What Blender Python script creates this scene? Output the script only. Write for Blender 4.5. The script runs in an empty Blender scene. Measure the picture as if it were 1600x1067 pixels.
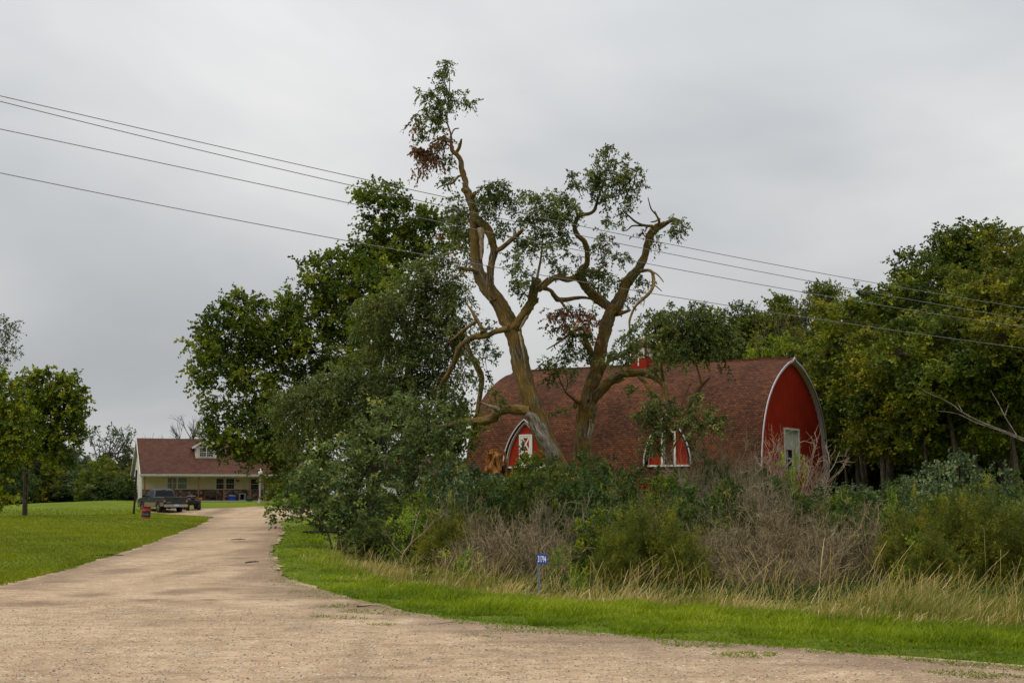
import bpy, math, random
import numpy as np
from mathutils import Vector, Matrix
from mathutils.geometry import delaunay_2d_cdt

C = bpy.context.scene.collection
SC = bpy.context.scene
R = math.radians
# ------------------------------------------------------------------ camera
CAMZ = 1.8
F = 2222.0                                   # focal length in photo pixels (50 mm)
TH = math.atan(235 / F)
cam = bpy.data.cameras.new('camera'); camo = bpy.data.objects.new('camera', cam); C.objects.link(camo)
cam.lens = 50; cam.sensor_width = 36; cam.clip_end = 3000; cam.clip_start = 0.1
camo.location = (0, 0, CAMZ); camo.rotation_euler = (math.pi / 2 + TH, 0, 0)
SC.camera = camo
# ------------------------------------------------------------------ sky, sun, exposure
SUN_EL, SUN_AZ = R(48), R(-60)               # azimuth from +Y, clockwise
W = bpy.data.worlds.new('World'); SC.world = W; W.use_nodes = True
nt = W.node_tree; nt.nodes.clear()
def wn(t, **k):
    n = nt.nodes.new(t)
    for a, b in k.items(): setattr(n, a, b)
    return n
wo = wn('ShaderNodeOutputWorld'); bg = wn('ShaderNodeBackground'); bg.inputs['Strength'].default_value = 0.1
sky = wn('ShaderNodeTexSky', sky_type='NISHITA', sun_disc=False, sun_elevation=SUN_EL, sun_rotation=SUN_AZ)
tc = wn('ShaderNodeTexCoord'); sp = wn('ShaderNodeSeparateXYZ'); nt.links.new(tc.outputs['Generated'], sp.inputs[0])
def wmath(op, a, b=None, c=None, clamp=False):
    n = wn('ShaderNodeMath', operation=op); n.use_clamp = clamp
    for i, v in enumerate((a, b, c)):
        if v is None: continue
        if isinstance(v, (int, float)): n.inputs[i].default_value = v
        else: nt.links.new(v, n.inputs[i])
    return n.outputs[0]
zc = wmath('MAXIMUM', sp.outputs[2], 0.0)
den = wmath('ADD', zc, 0.34)
cx = wmath('DIVIDE', sp.outputs[0], den); cy = wmath('DIVIDE', sp.outputs[1], den)
cb = wn('ShaderNodeCombineXYZ'); nt.links.new(cx, cb.inputs[0]); nt.links.new(cy, cb.inputs[1]); cb.inputs[2].default_value = 85.2
nz = wn('ShaderNodeTexNoise'); nz.inputs['Scale'].default_value = 1.25; nz.inputs['Detail'].default_value = 5; nz.inputs['Roughness'].default_value = 0.5
nz.inputs['Distortion'].default_value = 0.3
nt.links.new(cb.outputs[0], nz.inputs['Vector'])
nz2 = wn('ShaderNodeTexNoise'); nz2.inputs['Scale'].default_value = 0.55; nz2.inputs['Detail'].default_value = 3
nt.links.new(cb.outputs[0], nz2.inputs['Vector'])
cl = wmath('ADD', wmath('MULTIPLY', nz.outputs[0], 0.5), wmath('MULTIPLY', nz2.outputs[0], 0.5))
cl = wmath('MULTIPLY', wmath('SUBTRACT', cl, 0.5), 2.2)
# overcast luminance: zenith three times as bright as the horizon
lum = wmath('ADD', wmath('ADD', wmath('MULTIPLY', zc, 0.66), wmath('MULTIPLY', wmath('POWER', zc, 3.0), 0.80)), 0.44)
lum = wmath('MULTIPLY', lum, wmath('ADD', cl, 1.0))
tint = wn('ShaderNodeMix', data_type='RGBA')
tint.inputs[6].default_value = (0.955, 0.99, 1.025, 1); tint.inputs[7].default_value = (1.0, 0.995, 0.99, 1)
nt.links.new(wmath('ADD', wmath('MULTIPLY', cl, 3.0), 0.5, clamp=True), tint.inputs[0])
cc = wn('ShaderNodeVectorMath', operation='SCALE'); nt.links.new(tint.outputs[2], cc.inputs[0]); nt.links.new(wmath('MULTIPLY', lum, 10.0), cc.inputs['Scale'])
mx = wn('ShaderNodeMix', data_type='RGBA'); mx.inputs[0].default_value = 0.97
nt.links.new(sky.outputs[0], mx.inputs[6]); nt.links.new(cc.outputs[0], mx.inputs[7])
nt.links.new(mx.outputs[2], bg.inputs['Color']); nt.links.new(bg.outputs[0], wo.inputs[0])
sl = bpy.data.lights.new('sun', 'SUN'); sl.energy = 0.9; sl.angle = R(25); sl.color = (1, 0.95, 0.88)
so = bpy.data.objects.new('sun', sl); C.objects.link(so)
sd = Vector((math.sin(SUN_AZ) * math.cos(SUN_EL), math.cos(SUN_AZ + math.pi) * math.cos(SUN_EL), math.sin(SUN_EL)))
so.rotation_euler = sd.to_track_quat('Z', 'Y').to_euler()
sky.sun_rotation = math.atan2(sd.x, sd.y)
SC.view_settings.view_transform = 'Standard'; SC.view_settings.look = 'None'
SC.view_settings.exposure = 0.18; SC.view_settings.gamma = 1
SC.cycles.max_bounces = 6; SC.cycles.diffuse_bounces = 3; SC.cycles.glossy_bounces = 2; SC.cycles.transmission_bounces = 4
SC.cycles.use_adaptive_sampling = True; SC.cycles.use_denoising = True

# ------------------------------------------------------------------ helpers
def ray(px, py):
    xc = (px - 800) / F; yc = (533.5 - py) / F
    c, s = math.cos(TH), math.sin(TH)
    return np.array([xc, c - yc * s, s + yc * c])
def P(px, py, D):
    """the point that stands D metres away on the sight line through a photo pixel"""
    r = ray(px, py)
    return np.array([0, 0, CAMZ]) + r * (D / r[1])
def X(px, D): return (px - 800) / F * D * 1.0 / (math.cos(TH)) * math.cos(TH)
def unit(a):
    a = np.asarray(a, float)
    return a / np.maximum(np.linalg.norm(a, axis=-1, keepdims=True), 1e-9)

class G:
    """collects geometry with numpy and links it as ONE mesh object"""
    def __init__(s):
        s.V = []; s.L = []; s.S = []; s.M = []; s.T = []; s.K = []; s.sm = []; s.n = 0
    def add(s, V, Fc, mat=0, tint=0.5, vec=None, smooth=False):
        V = np.asarray(V, float).reshape(-1, 3); m = len(V)
        if m == 0: return
        s.V.append(V)
        s.K.append(V if vec is None else np.asarray(vec, float))
        if isinstance(Fc, np.ndarray):
            nf = len(Fc); s.L.append((Fc + s.n).ravel()); s.S.append(np.full(nf, Fc.shape[1]))
        else:
            nf = len(Fc)
            s.L.append(np.concatenate([np.asarray(f) for f in Fc]) + s.n); s.S.append(np.array([len(f) for f in Fc]))
        s.M.append(np.full(nf, mat)); s.sm.append(np.full(nf, smooth))
        s.T.append(np.broadcast_to(np.asarray(tint, float), (nf,)).copy())
        s.n += m
    def box(s, x0, x1, y0, y1, z0, z1, mat=0):
        V = [(x, y, z) for z in (z0, z1) for y in (y0, y1) for x in (x0, x1)]
        s.add(V, [(0, 2, 3, 1), (4, 5, 7, 6), (0, 1, 5, 4), (2, 6, 7, 3), (0, 4, 6, 2), (1, 3, 7, 5)], mat)
        return s
    def obox(s, a, b, w, h, mat=0, up=(0, 0, 1)):
        """bar from a to b with width w and height h"""
        a = np.array(a, float); b = np.array(b, float); d = unit(b - a)
        u = unit(np.cross(d, up)) if abs(np.dot(d, up)) < .99 else np.array([1., 0, 0]); v = np.cross(u, d)
        V = [p + u * i * w / 2 + v * j * h / 2 for p in (a, b) for (i, j) in ((-1, -1), (1, -1), (1, 1), (-1, 1))]
        s.add(V, [(3, 2, 1, 0), (4, 5, 6, 7), (0, 1, 5, 4), (1, 2, 6, 5), (2, 3, 7, 6), (3, 0, 4, 7)], mat); return s
    def cyl(s, a, b, r0, r1=None, n=12, mat=0, smooth=True, caps=True):
        r1 = r0 if r1 is None else r1
        return s.tube([a, b], [r0, r1], n, mat, smooth, caps)
    def tube(s, pts, rad, n=8, mat=0, smooth=True, caps=True, tint=0.5, lump=0.0, rng=None):
        pts = np.asarray(pts, float); rad = np.asarray(rad, float); m = len(pts)
        d = np.gradient(pts, axis=0) if m > 2 else np.repeat([pts[1] - pts[0]], 2, 0)
        d = unit(d); ref = np.array([0.31, 0.9, 0.17]) if abs(d[0][1]) < 0.85 else np.array([0.9, 0.1, 0.3])
        u = unit(np.cross(d, ref)); v = np.cross(d, u)
        an = np.linspace(0, 2 * np.pi, n, endpoint=False); ca, sa = np.cos(an), np.sin(an)
        rr = np.repeat(rad[:, None], n, 1)
        if lump and rng is not None:
            ph = rng.random(6) * 6.28; tt = np.arange(m)[:, None] * 0.7
            rr = rr * (1 + (.05 * np.sin(an * (n // 2.6) + 2.0 * np.sin(tt * .5 + ph[3]) + ph[4]) if n > 13 else 0)); rr = rr * (1 + lump * (np.sin(an * 2 + ph[0] + tt * .6) + .7 * np.sin(an * 3 + ph[1] - tt) + .5 * np.sin(an * 5 + ph[2] + tt * .4) + .5 * rng.standard_normal((m, n)) * .6))
        V = pts[:, None] + u[:, None] * (rr * ca)[..., None] + v[:, None] * (rr * sa)[..., None]
        le = np.concatenate([[0], np.cumsum(np.linalg.norm(np.diff(pts, axis=0), axis=1))])
        K = np.stack([np.broadcast_to(ca, (m, n)) * rad.max(), np.broadcast_to(sa, (m, n)) * rad.max(), np.repeat(le[:, None], n, 1) + pts[0, 0]], -1)
        i = np.arange(m - 1)[:, None] * n; j = np.arange(n)[None]; k = (j + 1) % n
        Fc = np.stack([i + j, i + k, i + n + k, i + n + j], -1).reshape(-1, 4)
        s.add(V.reshape(-1, 3), Fc, mat, tint, K.reshape(-1, 3), smooth)
        if caps:
            s.add(V[0], [tuple(range(n))[::-1]], mat, tint, K[0]); s.add(V[-1], [tuple(range(n))], mat, tint, K[-1])
        return s
    def prism(s, poly, axis, a, b, mat=0):
        """polygon (2D list) extruded from a to b along axis (0,1,2)"""
        n = len(poly); V = []
        for t in (a, b):
            for p in poly:
                q = list(p); q.insert(axis, t); V.append(q)
        Fc = [tuple(range(n))[::-1], tuple(range(n, 2 * n))] + [(i, (i + 1) % n, n + (i + 1) % n, n + i) for i in range(n)]
        s.add(V, Fc, mat); return s
    def lathe(s, c, prof, n=16, mat=0, smooth=True):
        pts = [(c[0], c[1], c[2] + z) for r, z in prof]; rad = [max(r, 1e-4) for r, z in prof]
        an = np.linspace(0, 2 * np.pi, n, endpoint=False)
        V = np.array([[(p[0] + r * math.cos(t), p[1] + r * math.sin(t), p[2]) for t in an] for p, r in zip(pts, rad)])
        m = len(pts); i = np.arange(m - 1)[:, None] * n; j = np.arange(n)[None]; k = (j + 1) % n
        s.add(V.reshape(-1, 3), np.stack([i + j, i + k, i + n + k, i + n + j], -1).reshape(-1, 4), mat, smooth=smooth)
        s.add(V[0], [tuple(range(n))[::-1]], mat); s.add(V[-1], [tuple(range(n))], mat); return s
    def mesh(s, name, mats):
        me = bpy.data.meshes.new(name)
        V = np.concatenate(s.V); L = np.concatenate(s.L).astype(np.int32); S = np.concatenate(s.S).astype(np.int32)
        me.vertices.add(len(V)); me.vertices.foreach_set('co', V.astype(np.float32).ravel())
        me.loops.add(len(L)); me.loops.foreach_set('vertex_index', L)
        me.polygons.add(len(S)); me.polygons.foreach_set('loop_start', np.concatenate([[0], np.cumsum(S)[:-1]]).astype(np.int32))
        me.polygons.foreach_set('loop_total', S)
        me.polygons.foreach_set('material_index', np.concatenate(s.M).astype(np.int32))
        me.polygons.foreach_set('use_smooth', np.concatenate(s.sm))
        me.update(calc_edges=True)
        a = me.attributes.new('tint', 'FLOAT', 'FACE'); a.data.foreach_set('value', np.concatenate(s.T).astype(np.float32))
        a = me.attributes.new('vec', 'FLOAT_VECTOR', 'POINT'); a.data.foreach_set('vector', np.concatenate(s.K).astype(np.float32).ravel())
        for m in (mats if isinstance(mats, (list, tuple)) else [mats]): me.materials.append(m)
        return me
    def build(s, name, mats, parent=None, loc=None):
        o = bpy.data.objects.new(name, s.mesh(name, mats)); C.objects.link(o)
        if parent: o.parent = parent
        if loc is not None: o.location = loc
        return o

def thing(name, label, cat, loc=(0, 0, 0), rz=0.0, group=None):
    o = bpy.data.objects.new(name, None); C.objects.link(o); o.location = [float(v) for v in loc]; o.rotation_euler = (0, 0, rz)
    o.empty_display_size = .2
    return tag(o, label, cat, group)
def tag(o, label, cat=None, group=None, kind=None):
    if label: o['label'] = label
    if cat: o['category'] = cat
    if group: o['group'] = group
    if kind: o['kind'] = kind
    return o
def copy_tree(o, parent=None):
    c = o.copy(); C.objects.link(c); c.parent = parent
    for ch in o.children:
        copy_tree(ch, c)
    return c

# ------------------------------------------------------------------ materials
class MT:
    def __init__(s, name):
        s.m = bpy.data.materials.new(name); s.m.use_nodes = True; s.t = s.m.node_tree
        s.b = s.t.nodes['Principled BSDF']; s.out = s.t.nodes['Material Output']
    def n(s, t, **k):
        x = s.t.nodes.new(t)
        for a, b in k.items(): setattr(x, a, b)
        return x
    def l(s, a, b): s.t.links.new(a, b)
    def coord(s, kind='Object', scale=(1, 1, 1), attr=None):
        if attr: c = s.n('ShaderNodeAttribute', attribute_name=attr).outputs['Vector']
        elif kind == 'World': c = s.n('ShaderNodeNewGeometry').outputs['Position']
        else: c = s.n('ShaderNodeTexCoord').outputs[kind]
        mp = s.n('ShaderNodeMapping'); mp.inputs['Scale'].default_value = scale; s.l(c, mp.inputs[0]); return mp.outputs[0]
    def noise(s, v, scale, detail=4, rough=.55, dist=0):
        x = s.n('ShaderNodeTexNoise'); x.inputs['Scale'].default_value = scale; x.inputs['Detail'].default_value = detail
        x.inputs['Roughness'].default_value = rough; x.inputs['Distortion'].default_value = dist; s.l(v, x.inputs['Vector']); return x.outputs[0]
    def ramp(s, f, stops, interp='LINEAR'):
        x = s.n('ShaderNodeValToRGB'); cr = x.color_ramp; cr.interpolation = interp
        while len(cr.elements) < len(stops): cr.elements.new(0.5)
        for e, (p, c) in zip(cr.elements, stops): e.position = p; e.color = (*c, 1) if len(c) == 3 else c
        s.l(f, x.inputs[0]); return x.outputs[0]
    def mix(s, f, a, b, mode='MIX'):
        x = s.n('ShaderNodeMix', data_type='RGBA', blend_type=mode)
        for i, v in ((0, f), (6, a), (7, b)):
            if isinstance(v, (int, float)): x.inputs[i].default_value = v
            elif isinstance(v, tuple): x.inputs[i].default_value = (*v, 1) if len(v) == 3 else v
            else: s.l(v, x.inputs[i])
        return x.outputs[2]
    def math(s, op, a, b=None, clamp=False):
        x = s.n('ShaderNodeMath', operation=op); x.use_clamp = clamp
        for i, v in enumerate((a, b)):
            if v is None: continue
            if isinstance(v, (int, float)): x.inputs[i].default_value = v
            else: s.l(v, x.inputs[i])
        return x.outputs[0]
    def attr(s, name): return s.n('ShaderNodeAttribute', attribute_name=name).outputs['Fac']
    def set(s, **k):
        for a, v in k.items():
            i = s.b.inputs[{'col': 'Base Color', 'rough': 'Roughness', 'metal': 'Metallic', 'spec': 'Specular IOR Level', 'norm': 'Normal', 'em': 'Emission Color', 'ems': 'Emission Strength'}[a]]
            if isinstance(v, (int, float)): i.default_value = v
            elif isinstance(v, tuple): i.default_value = (*v, 1)
            else: s.l(v, i)
        return s
    def bump(s, h, strength=.5, dist=.05):
        x = s.n('ShaderNodeBump'); x.inputs['Strength'].default_value = strength; x.inputs['Distance'].default_value = dist
        s.l(h, x.inputs['Height']); s.l(x.outputs[0], s.b.inputs['Normal']); return s

def paint(name, c, rough=.55, var=.12, scale=3, spec=.3, metal=0.0, dirt=None):
    m = MT(name); v = m.coord('Object'); nz = m.noise(v, scale, 5)
    d = tuple(x * (1 - var * 2) for x in c)
    col = m.ramp(nz, [(0.3, d), (0.65, c)])
    if dirt:
        g = m.noise(m.coord('Object', (1, 1, .3)), 6, 6)
        col = m.mix(m.math('MULTIPLY', m.math('SUBTRACT', g, .5, clamp=True), 2.5, clamp=True), col, dirt)
    m.set(col=col, rough=rough, spec=spec, metal=metal); m.bump(m.noise(v, scale * 8, 3), .15, .01)
    return m.m

def leafmat(name, stops, trans=.3, rough=.55, spec=.2, gain=1.35):
    stops = [(p_, tuple(x * gain for x in c_)) for p_, c_ in stops]
    """leaf colour varies leaf by leaf and spray by spray (attribute 'tint')"""
    m = MT(name); t = m.attr('tint')
    big = m.noise(m.coord('World'), .35, 2)
    t2 = m.math('ADD', t, m.math('MULTIPLY', m.math('SUBTRACT', big, .5), .5), clamp=True)
    col = m.ramp(t2, stops)
    m.set(col=col, rough=rough, spec=spec)
    tr = m.n('ShaderNodeBsdfTranslucent'); tcx = m.mix(1.0, col, (1.25, 1.25, .55), 'MULTIPLY'); m.l(tcx, tr.inputs[0])
    mxs = m.n('ShaderNodeMixShader'); mxs.inputs[0].default_value = trans
    m.l(m.b.outputs[0], mxs.inputs[1]); m.l(tr.outputs[0], mxs.inputs[2]); m.l(mxs.outputs[0], m.out.inputs[0])
    return m.m

def barkmat(name, c0, c1, lich=None, lichamt=.5, scale=1.0, moss=None):
    m = MT(name); v = m.coord(attr='vec', scale=(9 * scale, 9 * scale, 1.3 * scale))
    rid = m.noise(v, 2.0, 5, .6, 1.2)
    col = m.ramp(rid, [(.38, tuple(x * .22 for x in c0)), (.47, c0), (.62, c1)])
    if lich:
        g = m.noise(m.coord('World'), 1.3, 5, .6); g2 = m.noise(m.coord('World'), 7, 3)
        fac = m.math('MULTIPLY', m.math('SUBTRACT', m.math('ADD', m.math('MULTIPLY', g, .75), m.math('MULTIPLY', g2, .3)), 1 - lichamt), 7, clamp=True)
        col = m.mix(m.math('MULTIPLY', fac, .75), col, m.mix(rid, tuple(x * .4 for x in lich), lich))
    if moss:
        g3 = m.noise(m.coord('World'), 4.5, 3); col = m.mix(m.math('MULTIPLY', m.math('SUBTRACT', g3, .66), 9, clamp=True), col, moss)
    m.set(col=col, rough=.9, spec=.15); m.bump(rid, 1.0, .12)
    return m.m
# ================================================================== terrain
def sstep(t):
    t = np.clip(t, 0, 1); return t * t * (3 - 2 * t)
def gpx(px, D): return (float((px - 800) / F * D), float(D))
ROAD = [(-48, 62), (-9.5, 26.6), (-3.0, 24.2), (-1.4, 20.9), (1.2, 18.3), (2.9, 17.0), (5.3, 15.0), (9.0, 11.2), (14, 6.2), (40, -18), (20, -34), (-20, 0), (-60, 40)]
DRV = [(-9.6, 26.0), (-10.1, 31), (-11.5, 42.6), (-14.2, 60), (-18.2, 85), (-20.3, 96), (-21.2, 102), (-23.5, 107.5), (-26.5, 111), (-28.5, 113.5), (-30, 116.5), (-29, 118.5),
       (-24.5, 119), (-21.5, 121.5), (-18.5, 122.5), (-15.6, 112), (-14.6, 91), (-10.5, 66), (-7.9, 48), (-6.6, 40), (-5.4, 33.5), (-4.2, 28.5), (-2.9, 25.0), (-1.6, 21.6), (-1.0, 19.5), (-6, 19)]
def densify(poly, step, amp, rng):
    out = []
    n = len(poly)
    # Catmull-Rom then noise
    for i in range(n):
        p0, p1, p2, p3 = (np.array(poly[(i + k) % n], float) for k in (-1, 0, 1, 2))
        L = np.linalg.norm(p2 - p1); m = max(1, int(L / step))
        for j in range(m):
            t = j / m
            q = p1 * (1 - t) + p2 * t if L > 30 else .5 * ((2 * p1) + (-p0 + p2) * t + (2 * p0 - 5 * p1 + 4 * p2 - p3) * t * t + (-p0 + 3 * p1 - 3 * p2 + p3) * t ** 3)
            out.append(q)
    out = np.array(out); k = len(out)
    nx = np.zeros(k)
    for f, a in ((.5, .8), (1.7, .5), (4.1, .45), (9.3, .4), (17., .3)):
        ph = rng.random() * 6; s = np.concatenate([[0], np.cumsum(np.linalg.norm(np.diff(out, axis=0), axis=1))])
        nx += a * np.sin(s * f + ph + 1.3 * np.sin(s * f * .37))
    tg = np.roll(out, -1, 0) - np.roll(out, 1, 0); nr = unit(np.stack([tg[:, 1], -tg[:, 0]], -1))
    return out + nr * (nx * amp)[:, None]
rg = np.random.default_rng(5)
ROADP = densify(ROAD, .35, .07, rg); DRVP = densify(DRV, .35, .09, rg)
def inside(x, y, poly):
    c = np.zeros(np.shape(x), bool); n = len(poly)
    for i in range(n):
        x1, y1 = poly[i]; x2, y2 = poly[(i + 1) % n]
        if y1 == y2: continue
        k = ((y1 > y) != (y2 > y)) & (x < (x2 - x1) * (y - y1) / (y2 - y1) + x1); c ^= k
    return c
def dpoly(x, y, poly):
    d = np.full(np.shape(x), 1e9); n = len(poly)
    for i in range(n):
        ax, ay = poly[i]; bx, by = poly[(i + 1) % n]; dx, dy = bx - ax, by - ay
        t = np.clip(((x - ax) * dx + (y - ay) * dy) / (dx * dx + dy * dy + 1e-9), 0, 1)
        d = np.minimum(d, (x - ax - t * dx) ** 2 + (y - ay - t * dy) ** 2)
    return np.sqrt(d)
def dgravel(x, y):
    """metres outside the gravel (0 inside)"""
    x = np.asarray(x, float); y = np.asarray(y, float)
    d = np.minimum(dpoly(x, y, ROAD), dpoly(x, y, DRV))
    return np.where(inside(x, y, ROAD) | inside(x, y, DRV), 0, d)
DXR = ([0, 21, 25, 28.5, 33.5, 40, 48, 66, 91, 112, 400], [-1, -1.4, -2.9, -4.2, -5.4, -6.6, -7.9, -10.5, -14.6, -15.6, -15.6])
LOF = ([440, 560, 700, 850, 1000, 1700], [.55, .9, 1.4, 2.1, 2.7, 3.1])      # where the verge tips into the ditch
def gz(x, y, d=None):
    x = np.asarray(x, float); y = np.asarray(y, float)
    if d is None: d = dgravel(x, y)
    z = .9 * sstep((y - 107) / 25) * (.45 + .6 * sstep((x + 50) / 13)) * (1 - sstep((x + 7) / 12)) 
    right = sstep((x - np.interp(y, *DXR)) / 1.5) * (1 - sstep((y - 40) / 14)); fp = 800 + F * x / np.maximum(y, 5.0); d0_ = np.interp(fp, *LOF)
    z = z - .68 * sstep((d - d0_) / 3.0) * right + .05 * sstep(d / 2.5) * np.ones_like(z)
    z = z + .02 * (np.sin(x * .9 + y * .31) + np.sin(y * .73 - x * .4)) * sstep(d / 2) + .05 * np.sin(x * .13 + 1) * np.sin(y * .11) * sstep(d / 6)
    z = z + .012 * (np.sin(x * .55 + 2) + np.sin(y * .43 + x * .2))
    return z
def gz1(x, y): return float(gz(np.array([x]), np.array([y]))[0])

# ---- materials of the ground
m = MT('lawn_soil'); v = m.coord('World')
a = m.noise(v, .18, 4); b = m.noise(v, 2.2, 6, .7); c3 = m.noise(v, 14, 4, .7)
col = m.ramp(m.math('ADD', m.math('MULTIPLY', a, .5), m.math('MULTIPLY', b, .5)), [(.36, (.095, .110, .010)), (.5, (.120, .165, .010)), (.64, (.160, .205, .014))])
col = m.mix(m.math('MULTIPLY', m.math('SUBTRACT', c3, .55), 4, clamp=True), col, (.05, .075, .01))
pt = m.noise(v, .55, 5, .65)
col = m.mix(m.math('MULTIPLY', m.math('SUBTRACT', pt, .66), 8, clamp=True), col, (.17, .13, .06))
m.set(col=col, rough=.95, spec=.1); m.bump(m.noise(v, 9, 5, .75), 1, .12)
M_LAWN = m.m
def gravelmat(name, base, dark, light):
    m = MT(name); v = m.coord('World')
    big = m.noise(v, .35, 5, .6); mid = m.noise(v, 3, 6, .65); fine = m.noise(v, 28, 4, .7)
    trk = m.noise(m.coord('World', (1.6, .12, 1)), .9, 4, .5, .3)
    vm = m.coord('World', (.45, 2.2, 1)); streak = m.noise(vm, .7, 5, .6, .6)
    col = m.ramp(m.math('ADD', m.math('MULTIPLY', big, .45), m.math('MULTIPLY', mid, .55)), [(.36, dark), (.5, base), (.66, light)])
    col = m.mix(m.math('MULTIPLY', m.math('SUBTRACT', streak, .60), 5, clamp=True), col, tuple(x * .68 for x in dark))
    col = m.mix(m.math('MULTIPLY', m.math('SUBTRACT', trk, .52), 2.6, clamp=True), col, tuple(x * .8 for x in dark))
    # pebbles
    vo = m.n('ShaderNodeTexVoronoi'); vo.inputs['Scale'].default_value = 22; m.l(v, vo.inputs['Vector'])
    hs = m.n('ShaderNodeSeparateColor'); m.l(vo.outputs['Color'], hs.inputs[0])
    peb = m.ramp(hs.outputs[0], [(0, (.07, .065, .07)), (.3, (.20, .15, .11)), (.65, (.44, .34, .23)), (1, (.72, .65, .54))])
    pm = m.math('MULTIPLY', m.math('GREATER_THAN', hs.outputs[1], .5), m.math('LESS_THAN', vo.outputs['Distance'], .42))
    col = m.mix(m.math('MULTIPLY', pm, .7), col, peb)
    fn = m.n('ShaderNodeTexVoronoi'); fn.inputs['Scale'].default_value = 60; m.l(v, fn.inputs['Vector'])
    col = m.mix(.28, col, m.mix(1.0, col, m.ramp(fn.outputs['Distance'], [(.1, (1.5, 1.5, 1.5)), (.6, (.5, .5, .5))]), 'MULTIPLY'))
    wet = m.attr('damp_patch')
    col = m.mix(m.math('MULTIPLY', wet, .85), col, m.mix(mid, (.085, .055, .034), (.24, .16, .10)))
    m.set(col=col, rough=.92, spec=.15)
    h = m.math('ADD', m.math('MULTIPLY', mid, .6), m.math('ADD', m.math('MULTIPLY', fine, .4), m.math('MULTIPLY', pm, .3)))
    m.bump(h, .8, .035); return m.m
M_GRAV = gravelmat('gravel_dirt', (.41, .285, .170), (.27, .180, .105), (.53, .395, .26))
# ---- the ground sheet
xs = np.concatenate([np.linspace(-420, -90, 12), np.linspace(-80, -22, 60), np.linspace(-21.5, 22, 120), np.linspace(23, 80, 50), np.linspace(90, 420, 12)])
ys = np.concatenate([np.linspace(-120, 0, 8), np.linspace(4, 60, 160), np.linspace(61, 140, 90), np.linspace(145, 700, 16)])
XX, YY = np.meshgrid(xs, ys); dd = dgravel(XX, YY); ZZ = gz(XX, YY, dd) - .05 * (dd <= 0)
g = G(); ny, nx = XX.shape; i = np.arange(ny - 1)[:, None] * nx; j = np.arange(nx - 1)[None]
g.add(np.stack([XX, YY, ZZ], -1).reshape(-1, 3), np.stack([i + j, i + j + 1, i + nx + j + 1, i + nx + j], -1).reshape(-1, 4), smooth=True)
tag(g.build('ground', M_LAWN), 'grassy ground with a mown lawn on the left and a ditch on the right', kind='structure')
DAMP = [(190, 890, 55, 5), (300, 892, 30, 3), (150, 926, 40, 5), (285, 921, 45, 5), (420, 858, 60, 7), (395, 845, 40, 3), (450, 877, 35, 5), (430, 915, 60, 4), (500, 924, 90, 10), (570, 944, 110, 10),
        (640, 958, 70, 8), (350, 916, 60, 4), (240, 934, 40, 3), (330, 934, 30, 3), (400, 881, 50, 2.5), (345, 803, 20, 3), (60, 940, 60, 5), (700, 972, 60, 5), (760, 985, 120, 5), (1340, 1032, 200, 3), (1150, 1022, 200, 3), (560, 1052, 90, 3), (900, 1000, 200, 3), (100, 905, 40, 4), (380, 870, 40, 2.5)]
def damp_of(x, y):
    px = 800 + F * x / np.maximum(y, 1); py = 768 + CAMZ * F / np.maximum(y, 1); v = np.zeros_like(x)
    r = np.random.default_rng(1)
    w = .5 + .5 * np.sin(x * 3.1 + 2 * np.sin(y * 1.7)) * np.sin(y * 2.3 + 1.5 * np.sin(x * 2.1))
    for cx_, cy_, a_, b_ in DAMP:
        D = CAMZ * F / (cy_ - 768); wx = (cx_ - 800) / F * D; rx = a_ / F * D * .85; ry = b_ / F / CAMZ * D * D * .95
        q = ((x - wx) / rx) ** 2 + ((y - D) / ry) ** 2
        v = np.maximum(v, np.clip(1.15 - q * (.55 + .6 * w), 0, 1) * (.75 + .25 * w))
    return v
def edge_soil(x, y):
    d = np.where(inside(x, y, ROAD) & ~inside(x, y, DRV), dpoly(x, y, ROAD), np.where(inside(x, y, DRV) & ~inside(x, y, ROAD), dpoly(x, y, DRV), 2.0))
    w = .5 + .5 * np.sin(x * 2.3 + 1.7 * np.sin(y * 1.1)) * np.sin(y * 1.9 + x)
    return np.clip(1.2 - d / (.6 + 2.4 * w * np.where(x > -6, 1, .35)), 0, 1) * .85
def sheet(name, poly, label, lift, step):
    x0, y0 = poly.min(0); x1, y1 = poly.max(0)
    x0, x1, y0, y1 = max(x0, -50), min(x1, 42), max(y0, -20), min(y1, 125)
    px = []; yy = y0
    pts = []
    while yy < y1:
        st = step * (1 + max(0, yy - 24) / 28 if yy > 10 else 3); ax = np.arange(x0, x1, st); pts.append(np.stack([ax + rg.uniform(-.1, .1, len(ax)), np.full(len(ax), yy)], -1)); yy += st * (1.2 if yy < 40 else 1.4)
    q = np.concatenate(pts); k = inside(q[:, 0], q[:, 1], poly) & (dpoly(q[:, 0], q[:, 1], poly) > .12); q = q[k]
    co = [Vector(p) for p in poly] + [Vector(p) for p in q]; n = len(poly)
    r = delaunay_2d_cdt(co, [(a_, (a_ + 1) % n) for a_ in range(n)], [], 1, 1e-5)
    V = np.array([(p[0], p[1]) for p in r[0]]); Fc = [tuple(f) for f in r[2]]
    z = gz(V[:, 0], V[:, 1], np.zeros(len(V))) + lift
    if name == 'driveway': z = z - .04 * sstep((np.where(inside(V[:, 0], V[:, 1], ROADP), dpoly(V[:, 0], V[:, 1], ROADP), 0) - .5) / 1.2)
    g = G(); g.add(np.column_stack([V, z]), Fc, smooth=True); o = g.build(name, M_GRAV)
    at = o.data.attributes.new('damp_patch', 'FLOAT', 'POINT'); at.data.foreach_set('value', np.maximum(damp_of(V[:, 0], V[:, 1]), edge_soil(V[:, 0], V[:, 1])).astype(np.float32))
    return tag(o, label, kind='structure')
sheet('road', ROADP, 'wide tan gravel road across the foreground', .008, .22)
sheet('driveway', DRVP, 'tan gravel driveway curving up to the house', .014, .22)
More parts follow.
